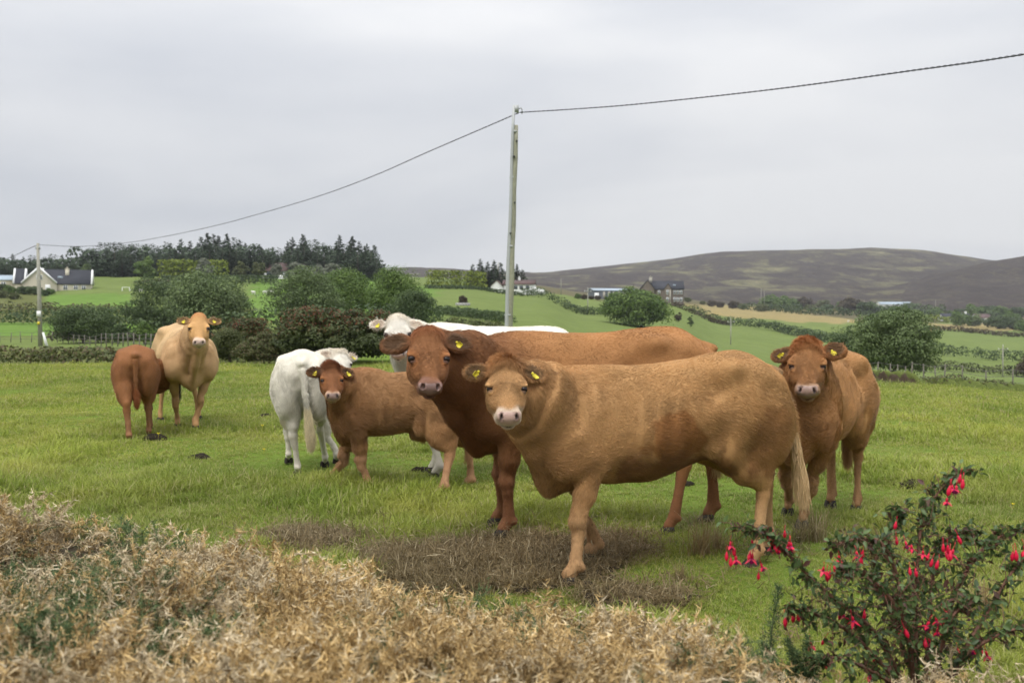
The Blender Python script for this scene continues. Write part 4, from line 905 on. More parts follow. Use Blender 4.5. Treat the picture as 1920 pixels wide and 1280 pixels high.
SPECS = [
 ('tree', 'dark rounded tree standing against the pale leaved tree above the tan cow', 'tree', 246, 372, 525, 612, 106, 'dark', 1, dict(nlobe=60)),
 ('tree', 'pale grey green tree directly behind the head of the tan cow', 'tree', 312, 474, 511, 612, 100, 'grey', 2, dict(nlobe=75, leaf=0.0155)),
 ('tree', 'grey green tree at the near side of the clump behind the red berried bush', 'tree', 512, 636, 507, 606, 99, 'grey', 3, dict(nlobe=60)),
 ('tree', 'mid green tree in the middle of the clump behind the red berried bush', 'tree', 585, 706, 496, 600, 107, 'mid', 4, dict(nlobe=55)),
 ('tree', 'bright round topped tree above the head of the white cow', 'tree', 686, 808, 492, 600, 100, 'mid', 5, dict(nlobe=60)),
 ('tree', 'low dark spreading tree just behind the head of the white cow', 'tree', 724, 818, 540, 612, 90, 'dark', 6, dict(nlobe=45)),
 ('bush', 'large dark bush with red berries behind the white calf', 'bush', 505, 765, 566, 692, 35, 'berry', 7, dict(nlobe=150, nleaf=190, leaf=0.0125, lob=0.09, base=0.0, tint=red_tint(0.8))),
 ('bush', 'reddish brown bush to the side of the tan cow', 'bush', 398, 520, 588, 650, 46, 'berry', 8, dict(nlobe=60, nleaf=170, leaf=0.018, lob=0.12, base=0.0, tint=red_tint(-0.2))),
 ('bush', 'green gorse bush touching the shoulder of the tan cow', 'bush', 392, 470, 614, 690, 36, 'gorse', 9, dict(nlobe=55, nleaf=200, leaf=0.02, lob=0.13, base=0.0)),
 ('bush', 'twiggy olive gorse bush between tan cow and white calf', 'bush', 440, 548, 628, 690, 34.5, 'gorse', 10, dict(nlobe=60, nleaf=200, leaf=0.018, lob=0.13, base=0.0, tint=lambda p, r: (r.random(len(p)) < 0.35) * 0.9)),
 ('bush', 'broad dark round bush behind the wire fence near the wooden pole', 'bush', 98, 214, 577, 632, 96, 'dark', 11, dict(nlobe=55, base=0.0)),
 ('bush', 'small dark bush beside the broad round bush behind the fence', 'bush', 206, 236, 606, 632, 92, 'dark', 12, dict(nlobe=22, base=0.0, nleaf=90, leaf=0.06)),
 ('bush', 'small leafy bush by the fence just before the hip of the tan cow', 'bush', 255, 286, 598, 626, 88, 'mid', 13, dict(nlobe=22, base=0.0, nleaf=90, leaf=0.06)),
 ('tree', 'bright green round tree on the slope in front of the stone house', 'tree', 1141, 1262, 543, 622, 230, 'mid', 14, dict(nlobe=65, nleaf=170, leaf=0.022, base=0.02)),
 ('tree', 'wide spreading tree behind the fence above the curly brown heifer', 'tree', 1580, 1764, 574, 716, 64, 'grey', 15, dict(nlobe=100, nleaf=220, leaf=0.014, lob=0.11, base=0.07)),
 ('tree', 'lower dark tree joined to the wide spreading tree behind the curly heifer', 'tree', 1540, 1640, 612, 700, 70, 'dark', 16, dict(nlobe=55, base=0.05)),
 ('tree', 'small round tree on a thin stem before the clipped yellow hedge', 'tree', 369, 399, 486, 531, 288, 'silver', 17, dict(nlobe=20, nleaf=70, leaf=0.08, base=0.35)),
 ('tree', 'rounded green garden tree between the yellow hedge and the gabled house', 'tree', 254, 293, 486, 520, 300, 'mid', 18, dict(nlobe=22, nleaf=90, leaf=0.06, base=0.05)),
 ('tree', 'narrow grey green tree beside the slate roof of the gabled house', 'tree', 152, 174, 488, 524, 296, 'grey', 19, dict(nlobe=18, nleaf=80, leaf=0.08, base=0.05)),
 ('tree', 'olive garden tree between the clipped yellow hedge and the white bungalow', 'tree', 440, 466, 490, 520, 318, 'gorse', 20, dict(nlobe=18, nleaf=80, leaf=0.08, base=0.1)),
 ('tree', 'yellowish garden tree at the near corner of the white bungalow', 'tree', 472, 498, 487, 520, 316, 'gorse', 21, dict(nlobe=18, nleaf=80, leaf=0.08, base=0.1)),
 ('tree', 'pale silvery tree before the dark roof of the white bungalow', 'tree', 509, 530, 488, 518, 312, 'silver', 22, dict(nlobe=18, nleaf=80, leaf=0.08, base=0.1)),
 ('tree', 'pale silvery tree before the white gable of the bungalow', 'tree', 543, 570, 488, 520, 312, 'silver', 23, dict(nlobe=20, nleaf=80, leaf=0.08, base=0.1)),
 ('tree', 'silvery willow beside the bungalow gable', 'tree', 583, 610, 491, 520, 312, 'silver', 24, dict(nlobe=20, nleaf=80, leaf=0.08, base=0.05)),
 ('tree', 'silvery willow nearest the tree clump below the pines', 'tree', 604, 640, 494, 524, 300, 'silver', 25, dict(nlobe=24, nleaf=80, leaf=0.07, base=0.05)),
 ('bush', 'small dark shrub growing in a round stone planter on the green slope', 'bush', 859, 877, 553, 570, 180, 'brown', 26, dict(nlobe=18, nleaf=70, leaf=0.08, base=0.0)),
 ('bush', 'brownish bush on the slope beside the round bright tree', 'bush', 1264, 1278, 584, 598, 300, 'brown', 27, dict(nlobe=12, nleaf=60, leaf=0.09, base=0.0)),
 ('bush', 'small green bush alone on the slope below the stone house', 'bush', 1290, 1300, 590, 599, 300, 'dark', 28, dict(nlobe=10, nleaf=60, leaf=0.1, base=0.0)),
 ('bush', 'tiny tree alone by the goal frame on the grassy slope', 'bush', 253, 264, 535, 552, 262, 'dark', 29, dict(nlobe=10, nleaf=60, leaf=0.1, base=0.2)),
 ('bush', 'low bush with rusty leaves at the far edge of the pasture below the valley pole', 'bush', 1905, 1960, 664, 700, 235, 'brown', 30, dict(nlobe=24, nleaf=80, leaf=0.05, base=0.0)),
]
for (nm, lb, ct, pl, pr, pt, pb, Y, mat, sd, kw) in SPECS: broad(nm, lb, ct, pl, pr, pt, pb, Y, mat, sd, **kw)
# conifers: whorls of drooping sprays
def conifer_mesh(seed, wide, dome=False):
    r = np.random.default_rng(seed); P = []; Nn = []; A = []; Sz = []
    for z in np.arange(0.03, 1.0, 0.026):
        R = wide * (math.sqrt(max(0, 1 - (1.6 * max(z - 0.4, 0)) ** 2)) if dome else (1 - z) ** 0.75) * (0.75 + 0.5 * r.random()) + 0.012; nb = max(4, int(12 * (1 - z) + 3))
        for k in range(nb):
            th = r.random() * 6.283; l = R * (0.6 + 0.6 * r.random())
            for q in (0.35, 0.65, 0.95):
                P.append((math.cos(th) * l * q, math.sin(th) * l * q, z - 0.10 * l * q * 2 + 0.03 * q * q + r.normal() * 0.006))
                A.append((math.cos(th), math.sin(th), -0.30 + 0.4 * q)); Sz.append(0.046 * (1.25 - z * 0.75) * r.uniform(0.7, 1.3))
    P, A, Sz = np.array(P), np.array(A), np.array(Sz)[:, None]; A /= np.linalg.norm(A, axis=1, keepdims=True)
    B = np.cross(A, r.normal(size=A.shape) * 0.5 + (0, 0, 1)); B /= np.linalg.norm(B, axis=1, keepdims=True); n = np.cross(A, B)
    V = np.stack([P - A * Sz * 1.1, P + B * Sz * 0.75 - n * Sz * 0.35, P + A * Sz * 1.3, P - B * Sz * 0.75 - n * Sz * 0.35], 1).reshape(-1, 3)
    v = np.repeat(np.clip(r.random(len(P)) * 0.7 + 0.2 * P[:, 2], 0, 1), 4)
    cm = np_mesh('crown', V, np.arange(len(V)).reshape(-1, 4), [LM['conif']], col=np.stack([v, v * 0, v * 0], 1), smooth=False)
    mb = MB(); mb.tube([(0, 0, -0.02), (0, 0, 0.5), (0, 0, 0.99)], [0.018, 0.012, 0.002], 6)
    return cm, mb.mesh('trunk', M_BARK, True)
CON = [conifer_mesh(60 + k, (0.20, 0.25, 0.32, 0.38, 0.28)[k]) for k in range(5)] + [conifer_mesh(80 + k, (0.32, 0.42)[k], True) for k in range(2)]
tops = [(165,475),(178,462),(195,455),(210,452),(224,455),(240,457),(258,454),(272,460),(288,456),(300,461),(312,452),(325,458),(338,452),(350,462),(362,455),(375,447),(388,442),(400,438),(412,443),(425,441),(438,446),(450,453),(462,457),(475,464),(488,459),(500,467),(512,461),(525,463),(540,455),(552,448),(565,444),(578,448),(590,450),(602,456),(615,461),(628,455),(640,443),(652,449),(665,447),(678,451),(690,455),(701,464)]
low = [(-40,478),(-22,482),(-8,474),(6,480),(25,474),(45,479),(62,476),(85,479),(100,474),(118,476),(135,480),(150,484)]
r = np.random.default_rng(5)
def put_conifer(px, py, Y, label, group, k=None):
    X = (px - 960) / FPX * Y; z0 = gz(X, Y); h = CAM_H - (py - 600) / FPX * Y - z0
    h = max(h, 4.0); plant('conifer_tree', label, 'tree', CON[int(r.integers(5)) if k is None else k], X, Y, r.random() * 6.28, (h, h, h), group)
for px, py in tops:
    put_conifer(px + r.uniform(-4, 4), py + r.uniform(-3, 4), 350 + r.uniform(-10, 10), 'dark conifer rising on the skyline of the wood above the hedges', 'conifers on the skyline of the wood', (5 + int(r.integers(2))) if px < 315 else int(r.choice([1, 2, 2, 3, 4, 5])))
    put_conifer(px + 6, py + r.uniform(10, 24), 335 + r.uniform(-6, 6), 'dark conifer in the front ranks of the hillside wood', 'conifers in the front of the wood', int(r.choice([3, 5, 6, 6])))
for px, py in low:
    put_conifer(px, py + 3, 345 + r.uniform(-8, 8), 'dark conifer in the low wood behind the gabled house', 'conifers behind the gabled house', int(r.choice([2, 3, 5, 6])))
    put_conifer(px + 8, py + 14, 325, 'dark conifer in the low wood behind the gabled house', 'conifers behind the gabled house', 6)
for px, py in [(886, 496), (901, 487), (914, 492), (926, 489), (938, 494), (969, 497), (979, 506)]:
    put_conifer(px, py, 305 + r.uniform(-5, 5), 'pine in the small group behind the wooden pole and white cottage', 'pines behind the cottage', int(r.integers(1, 4)))
# hedges
def hedge(label, pts, h, w, mat, seed, leaf=0.25, per=26, name='hedge', tint=None, box=False):
    """pts: (px, Y) along the foot; a leafy wall of height h and width w that follows the ground"""
    r = np.random.default_rng(seed); W = [np.array([(p - 960) / FPX * Y, Y]) for p, Y in pts]; cen = []; rad = []
    for a, b in zip(W[:-1], W[1:]):
        n = max(2, int(np.linalg.norm(b - a) / (0.45 * max(w, h * 0.6))))
        for t in np.arange(n) / n:
            p = a + (b - a) * t; zs = (0.3, 0.72) if h > 0.6 * w else (0.4,)
            for zf in zs:
                z = gz(*p); hh = h * (1 if box else r.uniform(0.75, 1.15))
                cen.append((p[0] + r.normal() * 0.08 * w, p[1] + r.normal() * 0.1 * w, z + hh * zf)); rad.append((max(w, h * 0.6) * 0.5, w * 0.55, hh * (0.33 if len(zs) == 2 else 0.6)))
    if box: cen = [(x, y, gz(x, y) + h * zz) for (x, y, z) in cen[::2] for zz in (0.22, 0.55, 0.86)]; rad = [(max(w, h * 0.6) * 0.5, w * 0.5, h * 0.20)] * len(cen)
    o = np.array(cen[0]); o[2] = gz(o[0], o[1])
    V, F, col = leaves(np.array(cen) - o, np.array(rad), per, leaf, r, tint=tint)
    ob = obj(name, np_mesh(name, V, F, [LM[mat]], col=col, smooth=False), None, o); tag(ob, label, 'hedge' if name == 'hedge' else 'thicket', kind=None if name == 'hedge' else 'stuff'); return ob
hedge('tall clipped yellow green hedge below the skyline conifers', [(305, 312), (345, 312), (388, 311), (430, 310)], 6.0, 3.0, 'yellow', 1, 0.45, 60, box=True)
hedge('tall yellow green hedge beside the pines and white cottage', [(806, 292), (850, 291), (885, 290), (915, 289)], 5.0, 3.0, 'yellow', 2, 0.42, 60, box=True)
hedge('long dark clipped hedge along the top of the green field', [(306, 286), (400, 286), (470, 286), (524, 285)], 2.4, 2.0, 'dark', 3, 0.32, 34, box=True)
hedge('rounded brown hedge bank at the end of the dark clipped hedge', [(262, 280), (285, 280), (318, 278)], 1.9, 2.6, 'brown', 4, 0.3, 40)
hedge('dark clipped hedge below the white bungalow', [(546, 294), (600, 292), (640, 290)], 2.0, 2.0, 'dark', 5, 0.32, 34, box=True)
hedge('thick dark hedge running downhill from the cottage to the round tree', [(984, 278), (1015, 276), (1060, 278), (1105, 290), (1150, 300)], 2.5, 2.2, 'dark', 6, 0.30, 34)
hedge('low dark hedge running diagonally across the slope by the planter', [(822, 150), (850, 140), (880, 131), (915, 122), (960, 112)], 1.15, 1.3, 'dark', 7, 0.17, 40)
hedge('thin dark hedge under the tall yellow green hedge', [(800, 284), (860, 282), (920, 279), (985, 277)], 1.1, 1.4, 'dark', 8, 0.28, 30)
hedge('dark bush line in front of the white cow near the tree clump', [(795, 112), (812, 112), (830, 110)], 1.4, 1.4, 'dark', 9, 0.18, 36)
hedge('gorse strip above the back of the white cow', [(840, 98), (880, 96), (920, 94), (945, 92)], 0.8, 1.2, 'gorse', 10, 0.16, 40)
hedge('dark hedge winding down from the stone house to the wide tree', [(1296, 402), (1350, 395), (1400, 385), (1450, 372), (1500, 352), (1545, 330), (1590, 318)], 3.2, 3.0, 'dark', 11, 0.45, 30)
hedge('scrubby hedge of brown bushes below the stone house', [(1262, 384), (1290, 384), (1330, 386), (1370, 392)], 1.9, 2.2, 'brown', 12, 0.35, 30)
hedge('dark far hedge along the top of the straw coloured field', [(1400, 640), (1480, 650), (1560, 660), (1640, 640)], 5.0, 6, 'dark', 13, 0.8, 30)
hedge('dark hedge below the straw field behind the wide tree', [(1690, 505), (1740, 495), (1800, 490), (1860, 490), (1960, 480)], 2.4, 3, 'brown', 14, 0.5, 30)
hedge('thick dark bramble hedge behind the valley pole', [(1745, 300), (1790, 296), (1830, 292), (1880, 290), (1960, 285)], 3.2, 3.0, 'dark', 15, 0.40, 34)
hedge('low bramble hedge at the foot of the valley pole', [(1735, 246), (1780, 244), (1840, 242), (1900, 240), (1970, 238)], 2.3, 2.4, 'gorse', 16, 0.36, 34)
hedge('yellow green hedge before the dark roofed farmhouse across the valley', [(1704, 660), (1730, 660), (1758, 655), (1786, 650)], 5.0, 4, 'yellow', 17, 0.7, 36)
hedge('dark tree belt beside the grey farm roof across the valley', [(1660, 800), (1700, 800), (1740, 795), (1772, 780)], 9.0, 6, 'dark', 18, 1.0, 36)
hedge('rough bramble bank along the far side of the pasture', [(-120, 36.5), (-40, 36.5), (40, 36.5), (120, 36), (190, 35.5), (225, 35)], 0.62, 1.0, 'gorse', 19, 0.085, 90, tint=lambda p, r: (r.random(len(p)) < 0.3) * 0.9)
hedge('dark scrub hedge behind the fence across the rough ground', [(-60, 152), (0, 150), (60, 148), (120, 146), (200, 142), (260, 138)], 2.1, 3.0, 'dark', 20, 0.30, 36)
hedge('rough gorse scrub below the gabled house garden', [(-60, 190), (20, 186), (80, 184), (130, 180), (190, 176), (250, 170)], 2.0, 3.0, 'gorse', 21, 0.32, 30, tint=lambda p, r: (r.random(len(p)) < 0.25) * 0.8)
hedge('dark line of scrub under the small field behind the fence', [(100, 104), (150, 104), (200, 102), (250, 100), (300, 98)], 0.9, 1.4, 'brown', 22, 0.2, 36)
hedge('tangled dark undergrowth at the foot of the red berried bush', [(375, 39), (450, 38.2), (520, 37.5), (600, 37), (690, 36.6), (790, 36.4)], 0.85, 1.3, 'dark', 40, 0.085, 80, tint=lambda p, r: (r.random(len(p)) < 0.2) * 0.9)
hedge('dark undergrowth joining the clump of trees behind the herd', [(235, 101), (300, 99), (380, 97), (470, 96), (560, 95), (660, 94), (760, 93), (826, 92)], 2.0, 3.0, 'dark', 41, 0.26, 60)
hedge('continuous dark mass of conifer boughs filling the hillside wood', [(150, 342), (230, 343), (310, 343), (400, 343), (480, 343), (560, 343), (640, 343), (706, 343)], 9.5, 6.0, 'conif', 42, 0.8, 110, name='wood_thicket')
hedge('continuous dark conifer boughs behind the gabled house', [(-60, 336), (0, 336), (60, 336), (120, 336), (165, 337)], 6.0, 6.0, 'conif', 43, 0.8, 110, name='wood_thicket')
# garden shrubs and the scattered bushes of the far valley
SH = [tree_mesh('s', 1.0, 0.62, LM[m], 200 + k, nlobe=18, nleaf=90, leaf=0.06, lob=0.16, base=0.0) for k, m in enumerate(('dark', 'mid', 'gorse', 'grey', 'brown'))]
def shrub(px, Y, w, k, label, group): plant('shrub', label, 'shrub', SH[k], (px - 960) / FPX * Y, Y, r.random() * 6.28, w, group)
for px, Y, w, k in ((8, 262, 4.2, 0), (20, 258, 3.2, 1), (45, 258, 3.6, 0), (66, 256, 3.6, 0), (84, 250, 2.6, 0), (95, 256, 2.4, 1), (5, 240, 3.0, 2), (28, 236, 2.4, 2)):
    shrub(px, Y, w, k, 'rounded shrub in the garden in front of the gabled house', 'garden shrubs of the gabled house')
for px in np.arange(1440, 1960, 17):
    Y = r.uniform(690, 880); shrub(px + r.uniform(-8, 8), Y, r.uniform(8, 17), int(r.choice([0, 0, 1, 2, 4])), 'dark scrub bush scattered at the foot of the heather hill', 'scrub bushes at the foot of the hill')
for px in np.arange(1290, 1460, 22):
    shrub(px + r.uniform(-8, 8), r.uniform(560, 700), r.uniform(4, 8), int(r.choice([0, 2, 4])), 'small bush on the moor edge beside the stone house', 'bushes on the moor edge')
for px, Y, w, k in ((1640, 520, 9, 0), (1668, 500, 7, 1), (1800, 600, 12, 1), (1822, 610, 11, 3), (1872, 590, 13, 0), (1900, 600, 12, 0), (1918, 560, 9, 1)):
    shrub(px, Y, w, k, 'leafy bush near the farmhouses across the valley', 'bushes near the valley farmhouses')
for px, Y, w, k in ((1108, 396, 2.2, 4), (1120, 392, 2.6, 4), (1084, 398, 3.0, 1), (1096, 396, 3.0, 4), (1138, 386, 2.0, 2)):
    shrub(px, Y, w, k, 'brownish shrub in front of the grey barn', 'shrubs before the barn')
# ------------------------------------------------------------------ buildings, poles, cables, fences
M_CREAM = simple('render_cream', (0.58, 0.53, 0.42), 0.9, 0.08, 1.5); M_WHITE = simple('paint_white', (0.74, 0.74, 0.72), 0.8, 0.06, 2)
M_SLATE = simple('slate', (0.028, 0.030, 0.038), 0.7, 0.3, 3, 0.4, 8); M_GLASS = simple('window_glass', (0.10, 0.12, 0.14), 0.12, 0.3, 1, spec=0.6)
M_STONE = simple('stone_wall', (0.165, 0.135, 0.112), 0.9, 0.4, 2.2, 0.5, 5); M_TIN = simple('tin_roof', (0.30, 0.36, 0.41), 0.5, 0.12, 1, spec=0.4)
M_TINWALL = simple('tin_wall', (0.13, 0.145, 0.16), 0.7, 0.2, 1.5); M_PALE = simple('pale_panel', (0.42, 0.39, 0.33), 0.8, 0.12, 2)
M_TILE = simple('roof_tile_red', (0.10, 0.062, 0.055), 0.8, 0.3, 2, 0.4, 6); M_DARK = simple('dark_trim', (0.03, 0.03, 0.03), 0.7, 0.2, 3)
M_WOOD = simple('weathered_wood', (0.31, 0.30, 0.25), 0.9, 0.35, 5, 0.5, 22); M_WOODG = simple('lichen_wood', (0.29, 0.285, 0.21), 0.9, 0.4, 6, 0.5, 22)
M_STEEL = simple('galvanised_steel', (0.42, 0.43, 0.42), 0.55, 0.15, 4, metal=0.2); M_CABLE = simple('black_cable', (0.02, 0.02, 0.022), 0.55, 0.2, 5)
M_POST = simple('fence_post', (0.17, 0.155, 0.125), 0.9, 0.4, 6); M_CONC = simple('concrete', (0.36, 0.35, 0.33), 0.9, 0.2, 4, 0.3, 20); M_IRON = simple('iron_wire', (0.16, 0.15, 0.14), 0.6, 0.2, 10, metal=0.5)
def gable_block(root, x0, x1, y0, y1, he, hr, wall, roof, axis='x', over=0.25, name_w='wall', verge=None):
    """a pitched block; the ridge runs along axis"""
    mb = MB(); b = -1.0
    if axis == 'x':
        ym = (y0 + y1) / 2
        V = [(x0,y0,b),(x1,y0,b),(x1,y1,b),(x0,y1,b),(x0,y0,he),(x1,y0,he),(x1,y1,he),(x0,y1,he),(x0,ym,hr),(x1,ym,hr)]
        F = [(0,1,5,4),(1,2,6,5),(2,3,7,6),(3,0,4,7),(4,8,7),(5,6,9)]
        e = [(x0-over, y0-over, x1+over, ym), (x0-over, y1+over, x1+over, ym)]; k = (hr - he) / (ym - y0)
        R = []
        for (xa, ya, xb, yb) in e: R.append([(xa, ya, he - k*over), (xb, ya, he - k*over), (xb, yb, hr), (xa, yb, hr)])
    else:
        xm = (x0 + x1) / 2
        V = [(x0,y0,b),(x1,y0,b),(x1,y1,b),(x0,y1,b),(x0,y0,he),(x1,y0,he),(x1,y1,he),(x0,y1,he),(xm,y0,hr),(xm,y1,hr)]
        F = [(0,1,5,4),(1,2,6,5),(2,3,7,6),(3,0,4,7),(4,5,8),(6,7,9)]
        k = (hr - he) / (xm - x0)
        R = [[(xa, y0-over, he - k*over), (xa, y1+over, he - k*over), (xm, y1+over, hr), (xm, y0-over, hr)] for xa in (x0-over, x1+over)]
    mb.add(V, F); w = mb.build(name_w, wall, root)
    rb = MB(); t = 0.16
    for q in R:
        q2 = [(x, y, z + 0.03) for x, y, z in q]; q3 = [(x, y, z + 0.03 + t) for x, y, z in q]
        rb.add(q2 + q3, [(3,2,1,0),(4,5,6,7),(0,1,5,4),(1,2,6,5),(2,3,7,6),(3,0,4,7)])
    ro = rb.build('roof', roof, root)
    if verge is not None:
        for q in R:
            for i, j in ((0, 3), (1, 2)) if axis == 'x' else ((3, 0), (2, 1)):
                a, c = np.array(q[i]), np.array(q[j]); MB().tube([a + (0, 0, 0.12), c + (0, 0, 0.12)], 0.30, 4).build('verge', verge, root)
    return w, ro
def window(root, x, z, w, h, y, frame, face=-1):
    """a window let into the wall plane y that faces the viewer: frame with a pane behind it"""
    mb = MB(); t = 0.12
    for (a, b, c, d) in ((x-w/2, x+w/2, z, z+t), (x-w/2, x+w/2, z+h-t, z+h), (x-w/2, x-w/2+t, z+t, z+h-t), (x+w/2-t, x+w/2, z+t, z+h-t), (x-t/2, x+t/2, z+t, z+h-t)):
        mb.box((a, y-0.07, c), (b, y+0.05, d))
    f = mb.build('window', frame, root); MB().box((x-w/2+t, y-0.02, z+t), (x+w/2-t, y+0.02, z+h-t)).build('pane', M_GLASS, f); return f
def chimney(roof, x, y, z0, z1, w, mat):
    mb = MB(); mb.box((x-w/2, y-w/2, z0), (x+w/2, y+w/2, z1)); mb.box((x-w/2-0.08, y-w/2-0.08, z1), (x+w/2+0.08, y+w/2+0.08, z1+0.15)); mb.tube([(x, y, z1+0.15), (x, y, z1+0.55)], 0.14, 8)
    return mb.build('chimney', mat, roof)
def site(name, label, cat, px, py, Y, rz=0.0):
    p = at(px, py, Y); o = empty(name, p, rz); return tag(o, label, cat)
# gabled cream house
h = site('gabled_house', 'cream gabled house with dark slate roof and white verges on the slope', 'house', 100, 548, 270, math.radians(20))
_, ro = gable_block(h, -3.2, 9.4, 0, 8.2, 2.3, 6.2, M_CREAM, M_SLATE, 'x', 0.2, verge=M_WHITE); chimney(ro, 3.3, 2.9, 4.0, 6.5, 1.0, M_CREAM)
MB().box((1.0, 1.45, 3.75), (2.3, 1.65, 4.45)).build('skylight', M_TIN, ro).rotation_euler = (0, 0, 0)
gable_block(h, -7.4, 0.9, -2.2, 6.0, 2.4, 6.5, M_CREAM, M_SLATE, 'y', 0.15, verge=M_WHITE); gable_block(h, -9.6, -7.3, 1.0, 8.0, 2.4, 6.3, M_CREAM, M_SLATE, 'x', 0.2, verge=M_WHITE)
window(h, -3.2, 3.3, 1.5, 1.3, -2.2, M_WHITE)
for x in (3.0, 5.6, 7.6): window(h, x, 0.7, 1.1, 1.3, 0, M_WHITE)
MB().box((-1.8, -2.27, 0), (-0.5, -2.2, 2.0)).build('door', M_WHITE, h)
h = site('low_outbuilding', 'low cream outbuilding with grey roof beside the gabled house', 'building', 14, 541, 272, math.radians(18))
gable_block(h, -6, 3.3, 0, 6, 2.3, 3.6, M_CREAM, M_TIN, 'x', 0.2)
window(h, -1, 0.8, 1.2, 1.1, 0, M_WHITE)
# white bungalow under the conifers
h = site('white_bungalow', 'white bungalow with dark roof and steps under the skyline conifers', 'house', 535, 521, 330, math.radians(12))
_, ro = gable_block(h, -7.5, 3, 0, 7, 2.4, 5.0, M_WHITE, M_TILE, 'x', 0.3); gable_block(h, 2.6, 9.0, -1.5, 6, 2.3, 4.6, M_WHITE, M_TILE, 'y', 0.35)
window(h, -5.3, 0.8, 1.6, 1.3, 0, M_DARK); window(h, -1.5, 0.8, 1.6, 1.3, 0, M_DARK); window(h, 7.6, 0.6, 1.6, 1.5, -1.5, M_DARK)
st = MB()
for k in range(5): st.box((-2.2, -1.0 - 0.5 * k, -2.2), (1.6, -0.5 - 0.5 * k, 0.9 - 0.55 * k))
st.build('steps', M_WHITE, h)
# white cottage behind the pole
h = site('white_cottage', 'long low white cottage partly behind the wooden pole', 'house', 962, 546, 290, math.radians(-5))
_, ro = gable_block(h, -3.0, 6.2, 0, 5.5, 2.0, 3.2, M_WHITE, M_TILE, 'x', 0.25); chimney(ro, 1.6, 2.7, 3.0, 3.9, 0.7, M_WHITE)
gable_block(h, -6.4, -3.0, -1.2, 5, 1.5, 3.0, M_WHITE, M_TILE, 'y', 0.2)
for x in (0.8, 2.4, 4.2): window(h, x, 0.6, 1.0, 1.0, 0, M_DARK)
for k in range(4): MB().box((6.3 + k * 0.75, -0.5, -1), (7.05 + k * 0.75, 0.3, 1.2 - 0.28 * k)).build('garden_wall', M_WHITE, h)
# stone house
h = site('stone_house', 'two storey brown stone house with slate roof and pale window rows', 'house', 1242, 568, 390, math.radians(-5))
_, ro = gable_block(h, -5.0, 8.2, 0, 8.0, 5.5, 8.6, M_STONE, M_SLATE, 'x', 0.3)
gable_block(h, -8.6, -3.2, -1.6, 7.0, 5.6, 8.9, M_STONE, M_SLATE, 'y', 0.3); chimney(ro, -4.4, 3.6, 8.0, 10.2, 1.2, M_PALE)
gable_block(h, 0.6, 3.6, -0.7, 4.0, 5.5, 7.6, M_STONE, M_SLATE, 'y', 0.2, name_w='bay_wall')
MB().box((2.75, -0.78, -0.5), (3.15, -0.7, 5.2)).build('quoin_strip', M_PALE, h)
for x, y in ((1.9, -0.7), (4.7, 0), (6.0, 0), (7.3, 0), (-1.3, 0)):
    for z in (0.6, 3.4): window(h, x, z, 0.95, 1.6, y, M_WHITE)
MB().box((4.2, 1.2, 6.62), (5.2, 1.35, 7.3)).build('skylight', M_TIN, ro)
# barn
h = site('grey_barn', 'long grey barn with pale panels beside the stone house', 'barn', 1150, 561, 420, math.radians(12))
gable_block(h, -8.5, 11, 0, 10, 3.6, 4.6, M_TINWALL, M_TIN, 'x', 0.3)
for k in range(7): MB().box((-4.6 + k * 2.2, -0.07, 0.4), (-3.6 + k * 2.2, -0.004, 3.3)).build('panel', M_PALE, h)
MB().box((-8.3, -0.08, -0.5), (-6.3, -0.005, 2.7)).build('door', M_WHITE, h)
# farmhouses across the valley
h = site('farmhouse', 'low dark roofed farmhouse with white gable across the valley', 'house', 1806, 603, 700, math.radians(4))
gable_block(h, -14, 6, 0, 9, 2.6, 5.6, M_WHITE, M_SLATE, 'x', 0.4); gable_block(h, 9, 19.5, -2, 7, 2.8, 5.4, M_WHITE, M_TILE, 'x', 0.4)
window(h, 13, 0.7, 2.6, 1.6, -2, M_DARK); window(h, 0, 0.7, 2.0, 1.4, 0, M_DARK); chimney(h, 4, 4.5, 5, 7, 1.2, M_WHITE)
h = site('farm_shed', 'pale grey farm roof above the tree belt across the valley', 'building', 1690, 580, 860, 0)
gable_block(h, -18, 10, 0, 12, 4.5, 6.5, M_WHITE, M_TIN, 'x', 0.4); window(h, -6, 1, 2.5, 2, 0, M_DARK)
# goal frame and planter
p = at(236, 551, 262); o = empty('goal_frame', p, 0.2); tag(o, 'small white goal frame on the grassy slope by the gabled house', 'goal')
for x in (-0.9, 0.9):
    MB().tube([(x, 0, -0.1), (x, 0, 1.75)], 0.07, 6).build('post', M_WHITE, o); MB().tube([(x, 0, 1.75), (x * 1.15, 1.1, 0)], 0.06, 6).build('stay', M_WHITE, o)
MB().tube([(-0.97, 0, 1.75), (0.97, 0, 1.75)], 0.07, 6).build('crossbar', M_WHITE, o)
X, Y = (868 - 960) / FPX * 180, 180.0; o = empty('stone_planter', (X, Y, gz(X, Y)), 0); tag(o, 'low round stone planter on the green slope', 'planter')
for k in range(14):
    a = 2 * math.pi * k / 14; MB().box((-0.26, -0.16, -0.2), (0.26, 0.16, 0.42)).build('stone', M_CONC, o, (1.15 * math.cos(a), 1.15 * math.sin(a), 0)).rotation_euler = (0, 0, a + math.pi / 2)
